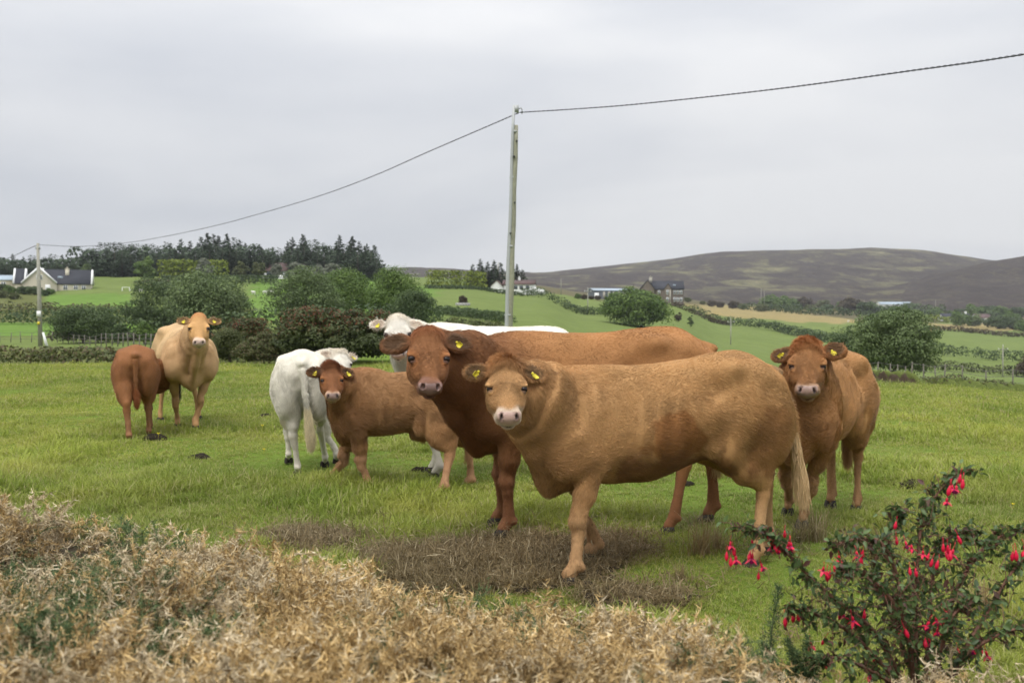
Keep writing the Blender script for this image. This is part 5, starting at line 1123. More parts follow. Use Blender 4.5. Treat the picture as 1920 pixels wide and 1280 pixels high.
# sheep far off on the slopes
M_WOOL = simple('wool', (0.66, 0.64, 0.58), 0.95, 0.1, 8)
def sheep_mesh():
    F_ = Field((-0.8, -0.4, -0.02), (0.9, 0.4, 1.1), 0.05)
    F_.ell((0, 0, 0.58), (0.52, 0.27, 0.28), k=0.05); F_.cone((0.42, 0, 0.72), (0.62, 0, 0.82), 0.14, 0.11, 0.06); F_.cone((0.62, 0, 0.82), (0.80, 0, 0.70), 0.10, 0.06, 0.04)
    for x in (-0.33, 0.3):
        for y in (-0.13, 0.13): F_.cone((x, y, 0.4), (x, y, 0.0), 0.07, 0.045, 0.04)
    for y in (-1, 1): F_.cone((0.62, y * 0.08, 0.86), (0.60, y * 0.19, 0.84), 0.035, 0.025, 0.02)
    V, Q = F_.nets(); return np_mesh('sheep', V, Q, [M_WOOL])
SHEEP = sheep_mesh()
for px, py, a, lb in ((265, 548, 0.4, 'white sheep grazing near the brown hedge bank by the goal'), (476, 559, 2.8, 'white sheep beside the trees in the bright green field'), (497, 566, 0.3, 'white sheep grazing in the bright green field between the tree clumps'), (511, 566, 3.0, 'white sheep nearest the tree clump in the bright green field'), (1590, 604, 0.2, 'white animal standing at the edge of the straw coloured field')):
    Y = 230.0 if px > 400 else 255.0
    if px > 1500: Y = 520.0
    X = (px - 960) / FPX * Y; o = obj('sheep', SHEEP, None, (X, Y, gz(X, Y))); o.rotation_euler = (0, 0, a); tag(o, lb, 'sheep')
# ---- poles
def small_pole(px, yt, yb, Y, label, arm=True, group=None):
    b = at(px, yb, Y); hgt = (yb - yt) / FPX * Y; o = empty('utility_pole', b, r.uniform(-0.4, 0.4)); tag(o, label, 'pole', group)
    MB().tube([(0, 0, -0.6), (0, 0, hgt)], [0.17, 0.12], 8).build('post', M_WOOD, o)
    if arm:
        MB().box((-1.1, -0.16, hgt - 0.95), (1.1, -0.04, hgt - 0.82)).build('crossarm', M_WOOD, o)
        for x in (-0.95, 0, 0.95): MB().tube([(x, -0.1 if x else 0, (hgt - 0.82) if x else hgt), (x, -0.1 if x else 0, (hgt - 0.55) if x else hgt + 0.25)], [0.10, 0.07], 6).build('insulator', M_WHITE, o)
small_pole(1102, 541, 590, 300, 'thin pole with crossarm on the slope below the grey barn')
small_pole(1370, 598, 649, 280, 'thin pole with crossarm standing above the back of the golden heifer')
small_pole(1880, 648, 707, 232, 'thin pole with crossarm in the low valley fields')
small_pole(1427, 541, 576, 640, 'taller of two thin poles together at the foot of the moor', False)
small_pole(1433, 546, 576, 640, 'shorter of two thin poles together at the foot of the moor', False)
small_pole(1620, 562, 584, 760, 'thin pole before the heather hill above the wide tree', False)
small_pole(1754, 562, 582, 760, 'thin pole before the heather hill right of the wide tree', False)
small_pole(1004, 528, 548, 330, 'thin pole beside the steps of the white cottage', False)
small_pole(1052, 522, 550, 420, 'thin pole alone against the moor near the white cottage', False)
small_pole(934, 492, 530, 300, 'thin pole among the pines by the white cottage', False)
# the tall pole: timber post with a steel cable pipe strapped to it
PB = at(950, 681, 36.0); PT = at(966, 199, 36.0); PB[2] = gz(PB[0], 36.0)
o = empty('utility_pole', PB); tag(o, 'tall weathered wooden pole with steel pipe rising behind the white cow', 'pole')
T = PT - PB; wood_top = T * 0.925; n = 14
mb = MB(); mb.tube([T * 0.925 * k / n + np.array([0.055, 0.02 * math.sin(k), 0]) + np.array([0.012 * math.sin(k * 1.7), 0, 0]) for k in range(n + 1)], [0.130 - 0.045 * k / n for k in range(n + 1)], 12); mb.build('timber_post', M_WOODG, o, smooth=True)
MB().tube([T * k / 10 + np.array([-0.05 + 0.012 * math.sin(k * 1.3), -0.07, 0]) for k in range(11)], [0.080 - 0.0032 * k for k in range(11)], 10).build('steel_pipe', M_STEEL, o, smooth=True)
for f in (0.18, 0.45, 0.72, 0.90): MB().tube([T * f - (0, 0, 0.03), T * f + (0, 0, 0.03)], 0.148 - 0.045 * f, 12).build('strap', M_STEEL, o)
for f, x in ((0.86, 0.10), (0.80, 0.02), (0.62, 0.10), (0.5, -0.02)): MB().tube([T * f + np.array([x, -0.10, 0]), T * f + np.array([x, -0.19, 0])], 0.035, 6).build('bolt', M_DARK, o)
MB().box((-0.07, -0.09, -0.22), (0.13, 0.09, 0.02)).build('cap_bracket', M_STEEL, o, T)
MB().tube([T + np.array([0.13, 0, -0.10]), T + np.array([0.22, 0, -0.06]), T + np.array([0.25, 0, -0.16]), T + np.array([0.24, 0, -0.28])], 0.022, 6).build('hook', M_STEEL, o)
# the far pole by the fence
b = at(76, 653, 86); b[2] = gz(b[0], 86); o = empty('utility_pole', b); tag(o, 'grey wooden pole with pale stay guard at the fence near the gabled house', 'pole'); t = at(71, 456, 86) - b
MB().tube([(0, 0, -0.4), t * 0.5, t], [0.20, 0.17, 0.12], 10).build('post', M_WOOD, o, smooth=True); MB().box((-0.18, -0.1, -0.5), (0.18, 0.1, -0.3)).build('bracket', M_STEEL, o, t)
MB().tube([(0.62, -0.1, -0.1), (0.25, -0.05, 1.2)], [0.15, 0.09], 8).build('stay_guard', M_WHITE, o, smooth=True); MB().box((-0.20, -0.22, 2.1), (0.16, -0.19, 2.6)).build('notice_plate', M_WHITE, o, t * 0.05); MB().box((-0.16, -0.22, 1.7), (0.06, -0.19, 1.95)).build('warning_plate', M_TAG, o, t * 0.02)
def spline(P, n):
    P = np.array(P, float); out = []
    Q = np.vstack([2 * P[0] - P[1], P, 2 * P[-1] - P[-2]])
    for i in range(1, len(Q) - 2):
        for t in np.arange(n) / n:
            out.append(0.5 * (2 * Q[i] + (Q[i+1] - Q[i-1]) * t + (2 * Q[i-1] - 5 * Q[i] + 4 * Q[i+1] - Q[i+2]) * t * t + (3 * Q[i] - Q[i-1] - 3 * Q[i+1] + Q[i+2]) * t ** 3))
    return np.array(out + [P[-1]])
def cable(pts, label, rad, pitch):
    c = spline([at(*p) for p in pts], 40); L = np.concatenate([[0], np.cumsum(np.linalg.norm(np.diff(c, axis=0), axis=1))])
    n = int(L[-1] / pitch * 9); s = np.linspace(0, L[-1], n); c = np.stack([np.interp(s, L, c[:, k]) for k in range(3)], 1)
    o0 = c[0].copy(); o = empty('overhead_cable', o0); tag(o, label, 'cable'); d = np.gradient(c, axis=0); d /= np.linalg.norm(d, axis=1, keepdims=True)
    a = np.cross(d, (0, 0, 1.0)); a /= np.linalg.norm(a, axis=1, keepdims=True); b = np.cross(d, a)
    for ph in (0, math.pi):
        th = s / pitch * 2 * math.pi + ph; q = c + rad * (np.cos(th)[:, None] * a + np.sin(th)[:, None] * b) - o0
        MB().tube(q, rad * 0.85, 5).build('strand', M_CABLE, o, smooth=True)
cable([(974, 211, 36), (1080, 204.5, 34), (1200, 195, 32), (1440, 169, 27.5), (1700, 134, 22.5), (1920, 102, 18.5), (2500, 0, 12)], 'twisted black cable running from the tall pole up over the pasture', 0.0125, 0.44)
cable([(972, 212, 36), (900, 243, 38), (800, 286, 42), (700, 330, 47), (600, 367, 53), (500, 397, 60), (400, 424, 67), (300, 445, 75), (230, 456, 80), (150, 462, 83.5), (74, 459, 86)], 'twisted black cable sagging from the tall pole down to the far pole', 0.0125, 0.44)
cable([(71, 459, 86), (50, 468, 98), (20, 482, 125), (-30, 500, 160)], 'black cable leaving the far pole towards the low wood', 0.018, 0.9)
# ---- fences
def fence(label, posts, hgt, group=None, wires=3):
    p0 = posts[0]; o = empty('wire_fence', (p0[0], p0[1], gz(*p0))); tag(o, label, 'fence'); o0 = np.array(o.location); tp = []
    for (x, y) in posts:
        z = gz(x, y); hh = hgt * r.uniform(0.85, 1.12); e = np.array([x + r.normal() * 0.04, y, z + hh]); b = np.array([x, y, z - 0.2])
        MB().tube([b - o0, e - o0], [0.045, 0.036], 7).build('post', M_POST, o); tp.append((b, e))
    for k in range(wires):
        f = 0.45 + 0.5 * k / max(1, wires - 1)
        MB().tube([b * (1 - f) + e * f - o0 + np.array([0, -0.07, 0]) for b, e in tp], 0.012, 4).build('wire', M_IRON, o)
L1 = np.linspace(0, 1, 20); fence('post and wire fence across the rough ground by the far pole', [(((97 + (292 - 97) * t) - 960) / FPX * (104 - 42 * t ** 0.8), 104 - 42 * t ** 0.8) for t in L1], 0.95)
L1 = np.linspace(0, 1, 9); fence('post and wire fence running out of view beside the far pole', [(((-60 + 140 * t) - 960) / FPX * 100, 100 + 2 * t) for t in L1], 1.1)
RP = [(1598, 62), (1616, 61), (1645, 60), (1670, 59), (1683, 58.5), (1700, 58), (1709, 57.5), (1733, 57), (1756, 56.5), (1771, 56.3), (1805, 56), (1850, 55.5), (1900, 55), (1955, 54.5)]
fence('old post and wire fence on the bank below the wide tree', [((p - 960) / FPX * Y, Y) for p, Y in RP], 1.15)
L1 = np.linspace(0, 1, 12); fence('line of pale posts along the far straw field behind the wide tree', [(((1722 + 110 * t) - 960) / FPX * (498 - 4 * t), 498 - 4 * t) for t in L1], 3.0, wires=1)
# ---- banks at the far side of the pasture
def bank(pts, hgt, wid, seed, scar):
    r2 = np.random.default_rng(seed); W = spline([((p - 960) / FPX * Y, Y, 0) for p, Y in pts], 14); n = 13; V = []; C = []
    for i, q in enumerate(W):
        for k in range(n):
            s = k / (n - 1) * 2 - 1; y = q[1] + s * wid; e = min(1, i / 5, (len(W) - 1 - i) / 5)
            z = hgt * math.sqrt(max(0, 1 - abs(s) ** 2.2)) * e * (0.85 + 0.3 * math.sin(i * 0.9 + seed)) + r2.normal() * 0.05
            V.append((q[0], y, gz(q[0], y) - 0.06 + z)); f = 1.0 if (scar and -0.95 < s < -0.35 and 0.12 < i / len(W) < 0.8) else 0.0
            C.append((np.array(ROUGH) * 0.7 + np.array(PAST) * 0.3) * (1 - f) + np.array((0.060, 0.045, 0.034)) * f)
    nn = len(W); ii, jj = np.meshgrid(np.arange(nn - 1), np.arange(n - 1), indexing='ij'); k = (ii * n + jj).ravel()
    tag(obj('earth_bank', np_mesh('earth_bank', np.array(V), np.stack([k, k + n, k + n + 1, k + 1], 1), [M_GROUND], col=np.array(C))), kind='structure')
bank([(1570, 55), (1610, 54), (1650, 52.5), (1690, 51.5), (1725, 51)], 0.62, 1.6, 3, True)
bank([(1735, 51), (1780, 50), (1830, 49.5), (1880, 49), (1940, 48.5), (2050, 48)], 0.42, 1.6, 4, False)
hedge('tufted grassy top of the earth bank below the wide tree', [(1590, 54.5), (1650, 53.2), (1700, 52.2)], 0.60, 1.0, 'gorse', 31, 0.08, 90, tint=lambda p, r: (r.random(len(p)) < 0.3) * 0.9)
hedge('bramble tufts along the low bank at the edge of the pasture', [(1738, 50.5), (1790, 50), (1850, 49.5), (1930, 49)], 0.62, 1.4, 'gorse', 32, 0.08, 130, tint=lambda p, r: (r.random(len(p)) < 0.3) * 0.9)
# ------------------------------------------------------------------ grass and foreground
def scatter(name, P, rot, scl, idx, variants, kind='stuff', tilt=None):
    """one object that sets out copies of the variant meshes on its points (geometry nodes)"""
    me = bpy.data.meshes.new(name); me.vertices.add(len(P)); me.vertices.foreach_set('co', np.asarray(P, np.float32).ravel())
    def att(n, ty, v):
        a = me.attributes.new(n, ty, 'POINT'); a.data.foreach_set('vector' if ty == 'FLOAT_VECTOR' else 'value', np.ascontiguousarray(v).ravel())
    R3 = np.zeros((len(P), 3), np.float32); R3[:, 2] = rot
    if tilt is not None: R3[:, :2] = tilt
    att('rot', 'FLOAT_VECTOR', R3); att('scl', 'FLOAT', np.asarray(scl, np.float32)); att('idx', 'INT', np.asarray(idx, np.int32))
    o = obj(name, me); o['kind'] = kind
    ng = bpy.data.node_groups.new(name + '_scatter', 'GeometryNodeTree')
    ng.interface.new_socket('Geometry', in_out='INPUT', socket_type='NodeSocketGeometry'); ng.interface.new_socket('Geometry', in_out='OUTPUT', socket_type='NodeSocketGeometry')
    N = ng.nodes; Lk = ng.links.new; gi = N.new('NodeGroupInput'); go = N.new('NodeGroupOutput'); ins = N.new('GeometryNodeInstanceOnPoints'); jn = N.new('GeometryNodeJoinGeometry')
    for v in reversed(variants):
        oi = N.new('GeometryNodeObjectInfo'); oi.inputs['Object'].default_value = v; g2 = N.new('GeometryNodeGeometryToInstance'); Lk(oi.outputs['Geometry'], g2.inputs[0]); Lk(g2.outputs[0], jn.inputs[0])
    def na(n, ty):
        a = N.new('GeometryNodeInputNamedAttribute'); a.data_type = ty; a.inputs['Name'].default_value = n; return a.outputs['Attribute']
    er = N.new('FunctionNodeEulerToRotation'); Lk(na('rot', 'FLOAT_VECTOR'), er.inputs[0])
    Lk(gi.outputs[0], ins.inputs['Points']); Lk(jn.outputs[0], ins.inputs['Instance']); ins.inputs['Pick Instance'].default_value = True
    Lk(na('idx', 'INT'), ins.inputs['Instance Index']); Lk(er.outputs[0], ins.inputs['Rotation']); Lk(na('scl', 'FLOAT'), ins.inputs['Scale']); Lk(ins.outputs[0], go.inputs[0])
    m = o.modifiers.new('scatter', 'NODES'); m.node_group = ng
    return o
def blades(n, spread, hmin, hmax, wid, bend, r, seg=3):
    """a tuft of curved tapering blades"""
    V = []; F = []; C = []
    for b in range(n):
        a = r.random() * 6.283; d = abs(r.normal()) * spread; x, y = math.cos(a) * d, math.sin(a) * d
        h = r.uniform(hmin, hmax); th = r.random() * 6.283; be = bend * r.uniform(0.2, 1.3); w = wid * r.uniform(0.6, 1.3)
        ox, oy = -math.sin(th), math.cos(th); k0 = len(V); val = r.random(); dry = 0.75 if r.random() < 0.17 else 0.0
        for s in range(seg):
            t = s / seg; px, py, pz = x + math.cos(th) * be * h * t * t, y + math.sin(th) * be * h * t * t, h * (t - 0.35 * be * t * t)
            ww = w * (1 - 0.55 * t)
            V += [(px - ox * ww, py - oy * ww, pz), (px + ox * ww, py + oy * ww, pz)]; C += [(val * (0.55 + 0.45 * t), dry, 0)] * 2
        V.append((x + math.cos(th) * be * h, y + math.sin(th) * be * h, h * (1 - 0.35 * be))); C.append((val, dry, 0))
        for s in range(seg - 1): F.append((k0 + 2*s, k0 + 2*s + 1, k0 + 2*s + 3, k0 + 2*s + 2))
        F.append((k0 + 2*seg - 2, k0 + 2*seg - 1, k0 + 2*seg, k0 + 2*seg))
    F4 = np.array([f for f in F if f[2] != f[3]]); F3 = np.array([f[:3] for f in F if f[2] == f[3]])
    return np.array(V), [F4, F3], np.array(C)
def grass_mat(name, lo, hi, dry, ylw):
    m, t, out = new_mat(name); a = t.n('ShaderNodeAttribute', attribute_name='col'); sp = t.n('ShaderNodeSeparateColor'); t.t.links.new(a.outputs['Color'], sp.inputs[0])
    g = t.n('ShaderNodeNewGeometry').outputs['Position']; c = mixc(t, sp.outputs[0], lo, hi)
    f = ramp(t, noise(t, 0.9, 5, 0.65, g), [(0.38, 0.0), (0.66, 1.0)]); c = mixc(t, f, c, mixc(t, 0.55, c, ylw))
    f2 = noise(t, 0.22, 4, 0.6, g); c = mixc(t, 0.8, c, mixc(t, ramp(t, f2, [(0.38, 0.0), (0.62, 1.0)]), (0.62, 0.72, 0.66), (1.28, 1.22, 1.12)), 'MULTIPLY')
    c = mixc(t, sp.outputs[1], c, dry)
    p = t.n('ShaderNodeBsdfPrincipled', {'Base Color': c, 'Roughness': 0.55, 'Specular IOR Level': 0.25}); tr = t.n('ShaderNodeBsdfTranslucent', {'Color': c}); ms = t.n('ShaderNodeMixShader', {0: 0.40})
    t.t.links.new(p.outputs[0], ms.inputs[1]); t.t.links.new(tr.outputs[0], ms.inputs[2]); t.t.links.new(ms.outputs[0], out.inputs[0]); return m
M_GRASS = grass_mat('grass_blade', (0.155, 0.215, 0.028), (0.385, 0.450, 0.080), (0.46, 0.40, 0.20), (0.38, 0.36, 0.09))
M_STRAW = grass_mat('straw', (0.16, 0.115, 0.055), (0.46, 0.36, 0.20), (0.50, 0.42, 0.27), (0.34, 0.24, 0.12))
M_DEAD = grass_mat('dead_litter', (0.10, 0.070, 0.036), (0.33, 0.245, 0.135), (0.46, 0.38, 0.23), (0.20, 0.155, 0.075))
def source(name, V, F, C, mat):
    return bpy.data.objects.new(name, np_mesh(name, V, F, [mat], col=C, smooth=True))
r = np.random.default_rng(77)
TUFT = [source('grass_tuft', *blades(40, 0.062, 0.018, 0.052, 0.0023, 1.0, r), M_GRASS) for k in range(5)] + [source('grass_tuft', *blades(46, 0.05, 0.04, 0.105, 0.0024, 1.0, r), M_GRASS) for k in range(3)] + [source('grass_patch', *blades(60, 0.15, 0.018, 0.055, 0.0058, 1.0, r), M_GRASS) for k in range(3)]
N = 84000
Yg = np.exp(r.uniform(math.log(3.4), math.log(62), N)); Xg = r.uniform(-1, 1, N) * (0.60 * Yg + 1.0)
edge = np.where(Xg > 0, np.interp(960 + FPX * Xg / Yg, [960, 1300, 1550, 1950], [36, 40, 52, 49]), 34.5)
b0 = bare(Xg, Yg); keep = (r.random(N) > b0 * 0.86) & (Yg < edge); Xg, Yg, b0 = Xg[keep], Yg[keep], b0[keep]; N = len(Xg)
P2 = np.stack([Xg, Yg], 1); lush = vnoise(P2, 1.3, 91, 3) * 1.3
far_ = Yg > 13 + 2 * r.normal(size=N); sc = np.where(far_, (Yg / 17.0) ** 0.45, (Yg / 6.0) ** 0.42) * (0.75 + 0.5 * r.random(N)) * (1 + 0.42 * lush) * (1 - 0.5 * b0); longer = (lush + 0.5 * r.normal(size=N)) > 0.62
idx = np.where(far_, r.integers(8, 11, N), np.where(longer, r.integers(5, 8, N), r.integers(0, 5, N)))
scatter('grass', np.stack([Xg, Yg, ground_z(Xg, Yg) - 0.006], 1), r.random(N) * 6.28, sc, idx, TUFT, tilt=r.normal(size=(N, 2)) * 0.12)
# dead litter lying on the trampled patch
def litter(n, spread, ln, wid, r):
    V = []; F = []; C = []
    for b in range(n):
        p = np.array([r.normal() * spread, r.normal() * spread, abs(r.normal()) * 0.02]); d = r.normal(size=3); d[2] *= 0.45; d /= np.linalg.norm(d); l = ln * r.uniform(0.4, 1.3)
        s = np.cross(d, (0, 0, 1)); s /= np.linalg.norm(s) + 1e-6; q = p + d * l * 0.5 + np.array([0, 0, 0.012 * r.random()]); e = p + d * l; w = wid * r.uniform(0.5, 1.3); k = len(V)
        V += [p - s * w, p + s * w, q + s * w * 0.8, q - s * w * 0.8, e]; v = r.random(); C += [(v, 1.0 if r.random() < 0.08 else 0, 0)] * 5; F += [(k, k+1, k+2, k+3), (k+3, k+2, k+4, k+4)]
    return np.array(V), [np.array([f for f in F if f[2] != f[3]]), np.array([f[:3] for f in F if f[2] == f[3]])], np.array(C)
LIT = [source('litter_clump', *litter(60, 0.06, 0.07, 0.0020, r), M_DEAD) for k in range(4)]
n = 9000; Xl = r.uniform(-1.9, 1.9, n); Yl = r.uniform(4.6, 7.3, n); b1 = bare(Xl, Yl); k = r.random(n) < b1 * 0.42 + 0.012; Xl, Yl = Xl[k], Yl[k]; n = len(Xl)
scatter('dead_litter', np.stack([Xl, Yl, ground_z(Xl, Yl) + 0.004], 1), r.random(n) * 6.28, r.uniform(0.6, 1.5, n), r.integers(0, 4, n), LIT, tilt=r.normal(size=(n, 2)) * 0.25)
# clods of trodden soil
M_SOIL = simple('trodden_soil', (0.050, 0.037, 0.026), 0.95, 0.5, 18, 0.8, 50)
def clod_mesh(seed):
    q = sphere_mesh('clod', M_SOIL, 9, 6); rr = np.random.default_rng(seed); v = np.zeros(len(q.vertices) * 3); q.vertices.foreach_get('co', v); v = v.reshape(-1, 3); v *= (1 + 0.28 * vnoise(v, 2.6, seed, 2) + 0.1 * vnoise(v, 7, seed + 1, 2))[:, None]; v[:, 2] *= 0.55; q.vertices.foreach_set('co', v.ravel()); q.update(); return bpy.data.objects.new('soil_clod', q)
CL = [clod_mesh(s) for s in range(4)]; n = 3200; Xl = r.uniform(-1.9, 1.9, n); Yl = r.uniform(4.6, 7.3, n); k = r.random(n) < bare(Xl, Yl) * 0.8; Xl, Yl = Xl[k], Yl[k]; n = len(Xl)
scatter('soil_clods', np.stack([Xl, Yl, ground_z(Xl, Yl)], 1), r.random(n) * 6.28, 0.012 + 0.045 * r.random(n) ** 2.2, r.integers(0, 4, n), CL)
# cow pats, tussocks, yellow flowers
M_DUNG = simple('dung', (0.034, 0.027, 0.018), 0.85, 0.5, 25, 0.8, 50, spec=0.08)
PAT = []
for s in range(3):
    q = clod_mesh(20 + s).data; q.materials.clear(); q.materials.append(M_DUNG); PAT.append(q)
for i, (px, py, s, lb) in enumerate(((791, 884, 0.115, 'dark lumpy cow pat between the brown calf and red cow'), (1707, 909, 0.14, 'dark cow pat on the grass beyond the fuchsia'), (1690, 906, 0.07, 'small dark dung lump beside the cow pat beyond the fuchsia'), (374, 858, 0.12, 'dark dung lump on open grass before the white calf'), (716, 815, 0.15, 'flat grey dung patch behind the legs of the brown calf'), (1012, 912, 0.10, 'dung lump behind the brisket of the golden heifer'), (497, 782, 0.13, 'dark dung lump beside the belly of the white calf'), (290, 828, 0.16, 'dark trodden dung at the feet of the red calf'), (1290, 906, 0.07, 'little dark dung spot seen under the belly of the golden heifer'))):
    p = gnd(px, py); o = obj('cow_pat', PAT[i % 3], None, (p[0], p[1], gz(p[0], p[1]) + 0.012)); o.scale = (s, s * 0.8, s * 0.75); o.rotation_euler = (0, 0, i * 1.3); tag(o, lb, 'cow pat')
TUS = [np_mesh('grass_tussock', V, F, [M_STRAW], col=C) for V, F, C in [blades(170, 0.06, 0.14, 0.36, 0.0022, 0.8, r) for k in range(3)]]
for i, (px, py, s, lb) in enumerate(((1316, 1040, 1.0, 'dry straw coloured tussock under the belly of the golden heifer'), (1345, 1030, 0.7, 'smaller dry tussock beside the hind leg of the red brown cow'), (1530, 1008, 0.95, 'dry tussock at the front foot of the curly brown heifer'), (1500, 1012, 0.7, 'thin dry tussock below the tail of the golden heifer'), (1590, 1042, 0.8, 'dry tussock behind the arching fuchsia stem'), (1655, 1050, 0.75, 'dry tussock half hidden behind the fuchsia flowers'), (1275, 1090, 0.5, 'low dry tuft on the trampled ground before the hind legs'), (1845, 1150, 0.8, 'dry tussock at the far side of the fuchsia bush'))):
    p = gnd(px, py); o = obj('grass_tussock', TUS[i % 3], None, (p[0], p[1], gz(p[0], p[1]) - 0.01)); o.scale = (s,) * 3; o.rotation_euler = (0, 0, i * 2.1); tag(o, lb, 'tussock')
M_BUTTER = simple('buttercup', (0.75, 0.58, 0.02), 0.5, 0.1, 30)
FM = MB()
for k in range(5):
    a = k * 1.2566; c_, s_ = math.cos(a), math.sin(a); FM.add([(0, 0, 0.10), (c_ * 0.010 - s_ * 0.007, s_ * 0.010 + c_ * 0.007, 0.108), (c_ * 0.016, s_ * 0.016, 0.112), (c_ * 0.010 + s_ * 0.007, s_ * 0.010 - c_ * 0.007, 0.108)], [(0, 3, 2, 1)])
FM.tube([(0, 0, 0.07), (0.0, 0, 0.1)], 0.0008, 4); BC = FM.mesh('buttercup', M_BUTTER)
for px, py, lb in ((1899, 968, 'yellow buttercup in the grass beyond the fuchsia'), (426, 702, 'yellow buttercup in the grass behind the tan cow'), (297, 836, 'yellow buttercup by the feet of the red calf'), (492, 813, 'yellow buttercup near the hind foot of the white calf'), (495, 858, 'yellow buttercup in the grass before the white calf')):
    p = gnd(px, py); s = min(1.5, max(1.0, p[1] / 8)); o = obj('buttercup', BC, None, (p[0], p[1], gz(p[0], p[1]) - 0.02 * s)); o.scale = (s,) * 3; tag(o, lb, 'flower')
# ------------------------------------------------------------------ cut gorse heaped on the bank in front of the camera
CR = np.array([(-400, 965, 4.8), (-100, 972, 4.6), (0, 980, 4.5), (200, 1002, 4.4), (400, 1030, 4.2), (500, 1056, 4.0), (620, 1084, 3.9), (800, 1140, 3.7), (1000, 1150, 3.5), (1150, 1180, 3.4), (1400, 1232, 3.2), (1600, 1268, 3.1), (2000, 1320, 3.0), (3000, 1400, 2.9)])
CZ = CAM_H - (CR[:, 1] - 600) / FPX * CR[:, 2]
CX = (CR[:, 0] - 960) / FPX * CR[:, 2]
def bank_z(X, Y):
    X = np.asarray(X, float); Y = np.asarray(Y, float)
    yc = np.interp(X, CX, CR[:, 2]); zc = np.interp(X, CX, CZ)
    near = zc + (0.70 - zc) * np.clip((yc - Y) / np.maximum(yc - 2.0, 0.3), 0, 1.2) * np.interp(X, [-3, 0.3, 1.2], [1.0, 0.85, 0.35])
    far = zc * (1 - sstep(0.0, 0.9, (Y - yc) / 0.8)) - 0.05 * sstep(0.0, 1.0, (Y - yc) / 0.8)
    P = np.stack([X.ravel(), Y.ravel()], 1); n = 0.075 * vnoise(P, 2.9, 61, 3) + 0.045 * vnoise(P, 7.0, 62, 2)
    return np.where(Y < yc, near, far) + n.reshape(X.shape) * np.where(Y < yc + 0.3, 1, 0.3) - 0.085
gx, gy = np.meshgrid(np.linspace(-5.5, 5.5, 180), np.linspace(0.6, 5.7, 90)); Vb = np.stack([gx.ravel(), gy.ravel(), bank_z(gx, gy).ravel()], 1)
ii, jj = np.meshgrid(np.arange(89), np.arange(179), indexing='ij'); k = (ii * 180 + jj).ravel()
tag(obj('bank', np_mesh('bank', Vb, np.stack([k, k + 1, k + 181, k + 180], 1), [simple('bank_earth', (0.055, 0.042, 0.025), 0.95, 0.5, 6, 0.7, 30)])), kind='structure')
def gorse_mat(name, lo, hi, tip):
    m, t, out = new_mat(name); a = t.n('ShaderNodeAttribute', attribute_name='col'); sp = t.n('ShaderNodeSeparateColor'); t.t.links.new(a.outputs['Color'], sp.inputs[0])
    c = mixc(t, sp.outputs[0], lo, hi); c = mixc(t, sp.outputs[1], c, tip); g = t.n('ShaderNodeNewGeometry').outputs['Position']
    c = mixc(t, 0.8, c, mixc(t, ramp(t, noise(t, 2.2, 5, 0.65, g), [(0.32, 0.0), (0.68, 1.0)]), (0.5, 0.46, 0.42), (1.3, 1.27, 1.25)), 'MULTIPLY')
    p = t.n('ShaderNodeBsdfPrincipled', {'Base Color': c, 'Roughness': 0.75, 'Specular IOR Level': 0.15}); t.t.links.new(p.outputs[0], out.inputs[0]); return m
M_GDRY = gorse_mat('gorse_dry', (0.29, 0.190, 0.075), (0.64, 0.465, 0.21), (0.70, 0.57, 0.34)); M_GPALE = gorse_mat('gorse_bleached', (0.33, 0.26, 0.15), (0.62, 0.52, 0.34), (0.66, 0.58, 0.42)); M_GGRN = gorse_mat('gorse_green', (0.040, 0.080, 0.032), (0.140, 0.205, 0.090), (0.20, 0.22, 0.09))
def sprig(r, ln, nsh, spine, wid, stiff=0.5):
    """a gorse shoot: a stem set with side shoots, each bristling with fine spines"""
    V = []; F = []; C = []
    def sliver(p, d, l, w, v, tip):
        s = np.cross(d, r.normal(size=3)); s /= np.linalg.norm(s) + 1e-6; k = len(V); V.extend([p - s * w, p + s * w, p + d * l]); C.extend([(v, tip, 0)] * 3); F.append((k, k+1, k+2))
    d = np.array([0.55, 0, 0.8]); p = np.zeros(3); step = ln / nsh
    for i in range(nsh):
        d = d + r.normal(size=3) * 0.16; d /= np.linalg.norm(d); q = p + d * step; v = r.random()
        sliver(p, d, step * 1.5, wid * 1.8, v, 0.3)
        sd = d * stiff + r.normal(size=3) * 0.75; sd /= np.linalg.norm(sd); sl = ln * r.uniform(0.18, 0.42)
        sliver(p, sd, sl, wid * 1.2, v, 0.2)
        for m in range(7):
            t = r.random(); e = sd * 0.5 + r.normal(size=3) * 0.7; e /= np.linalg.norm(e); sliver(p + sd * sl * t, e, spine * r.uniform(0.5, 1.3), wid, np.clip(v + r.normal() * 0.25, 0, 1), float(r.random() < 0.2))
        for m in range(3):
            e = d * 0.3 + r.normal(size=3) * 0.7; e /= np.linalg.norm(e); sliver(p + d * step * r.random(), e, spine * r.uniform(0.5, 1.3), wid, np.clip(v + r.normal() * 0.25, 0, 1), 0.0)
        p = q
    return np.array(V), np.array(F), np.array(C)
DRY = [source('dry_gorse', *sprig(r, 0.16, 11, 0.026, 0.0021), M_GDRY) for k in range(5)] + [source('pale_gorse', *sprig(r, 0.17, 11, 0.026, 0.0021), M_GPALE) for k in range(3)] + [source('green_gorse', *sprig(r, 0.15, 14, 0.020, 0.0012, 0.9), M_GGRN) for k in range(4)]
n = 17000; Yb = 1.7 + (5.0 - 1.7) * r.random(n) ** 1.1; Xb = r.uniform(-0.62, 0.62, n) * (Yb + 0.6); yc = np.interp(Xb, CX, CR[:, 2])
pxb = 960 + FPX * Xb / Yb; k = (Yb < yc + 0.45) & ((pxb < 1500) | (r.random(n) < 0.35)); Xb, Yb, pxb = Xb[k], Yb[k], pxb[k]; n = len(Xb); zb = bank_z(Xb, Yb)
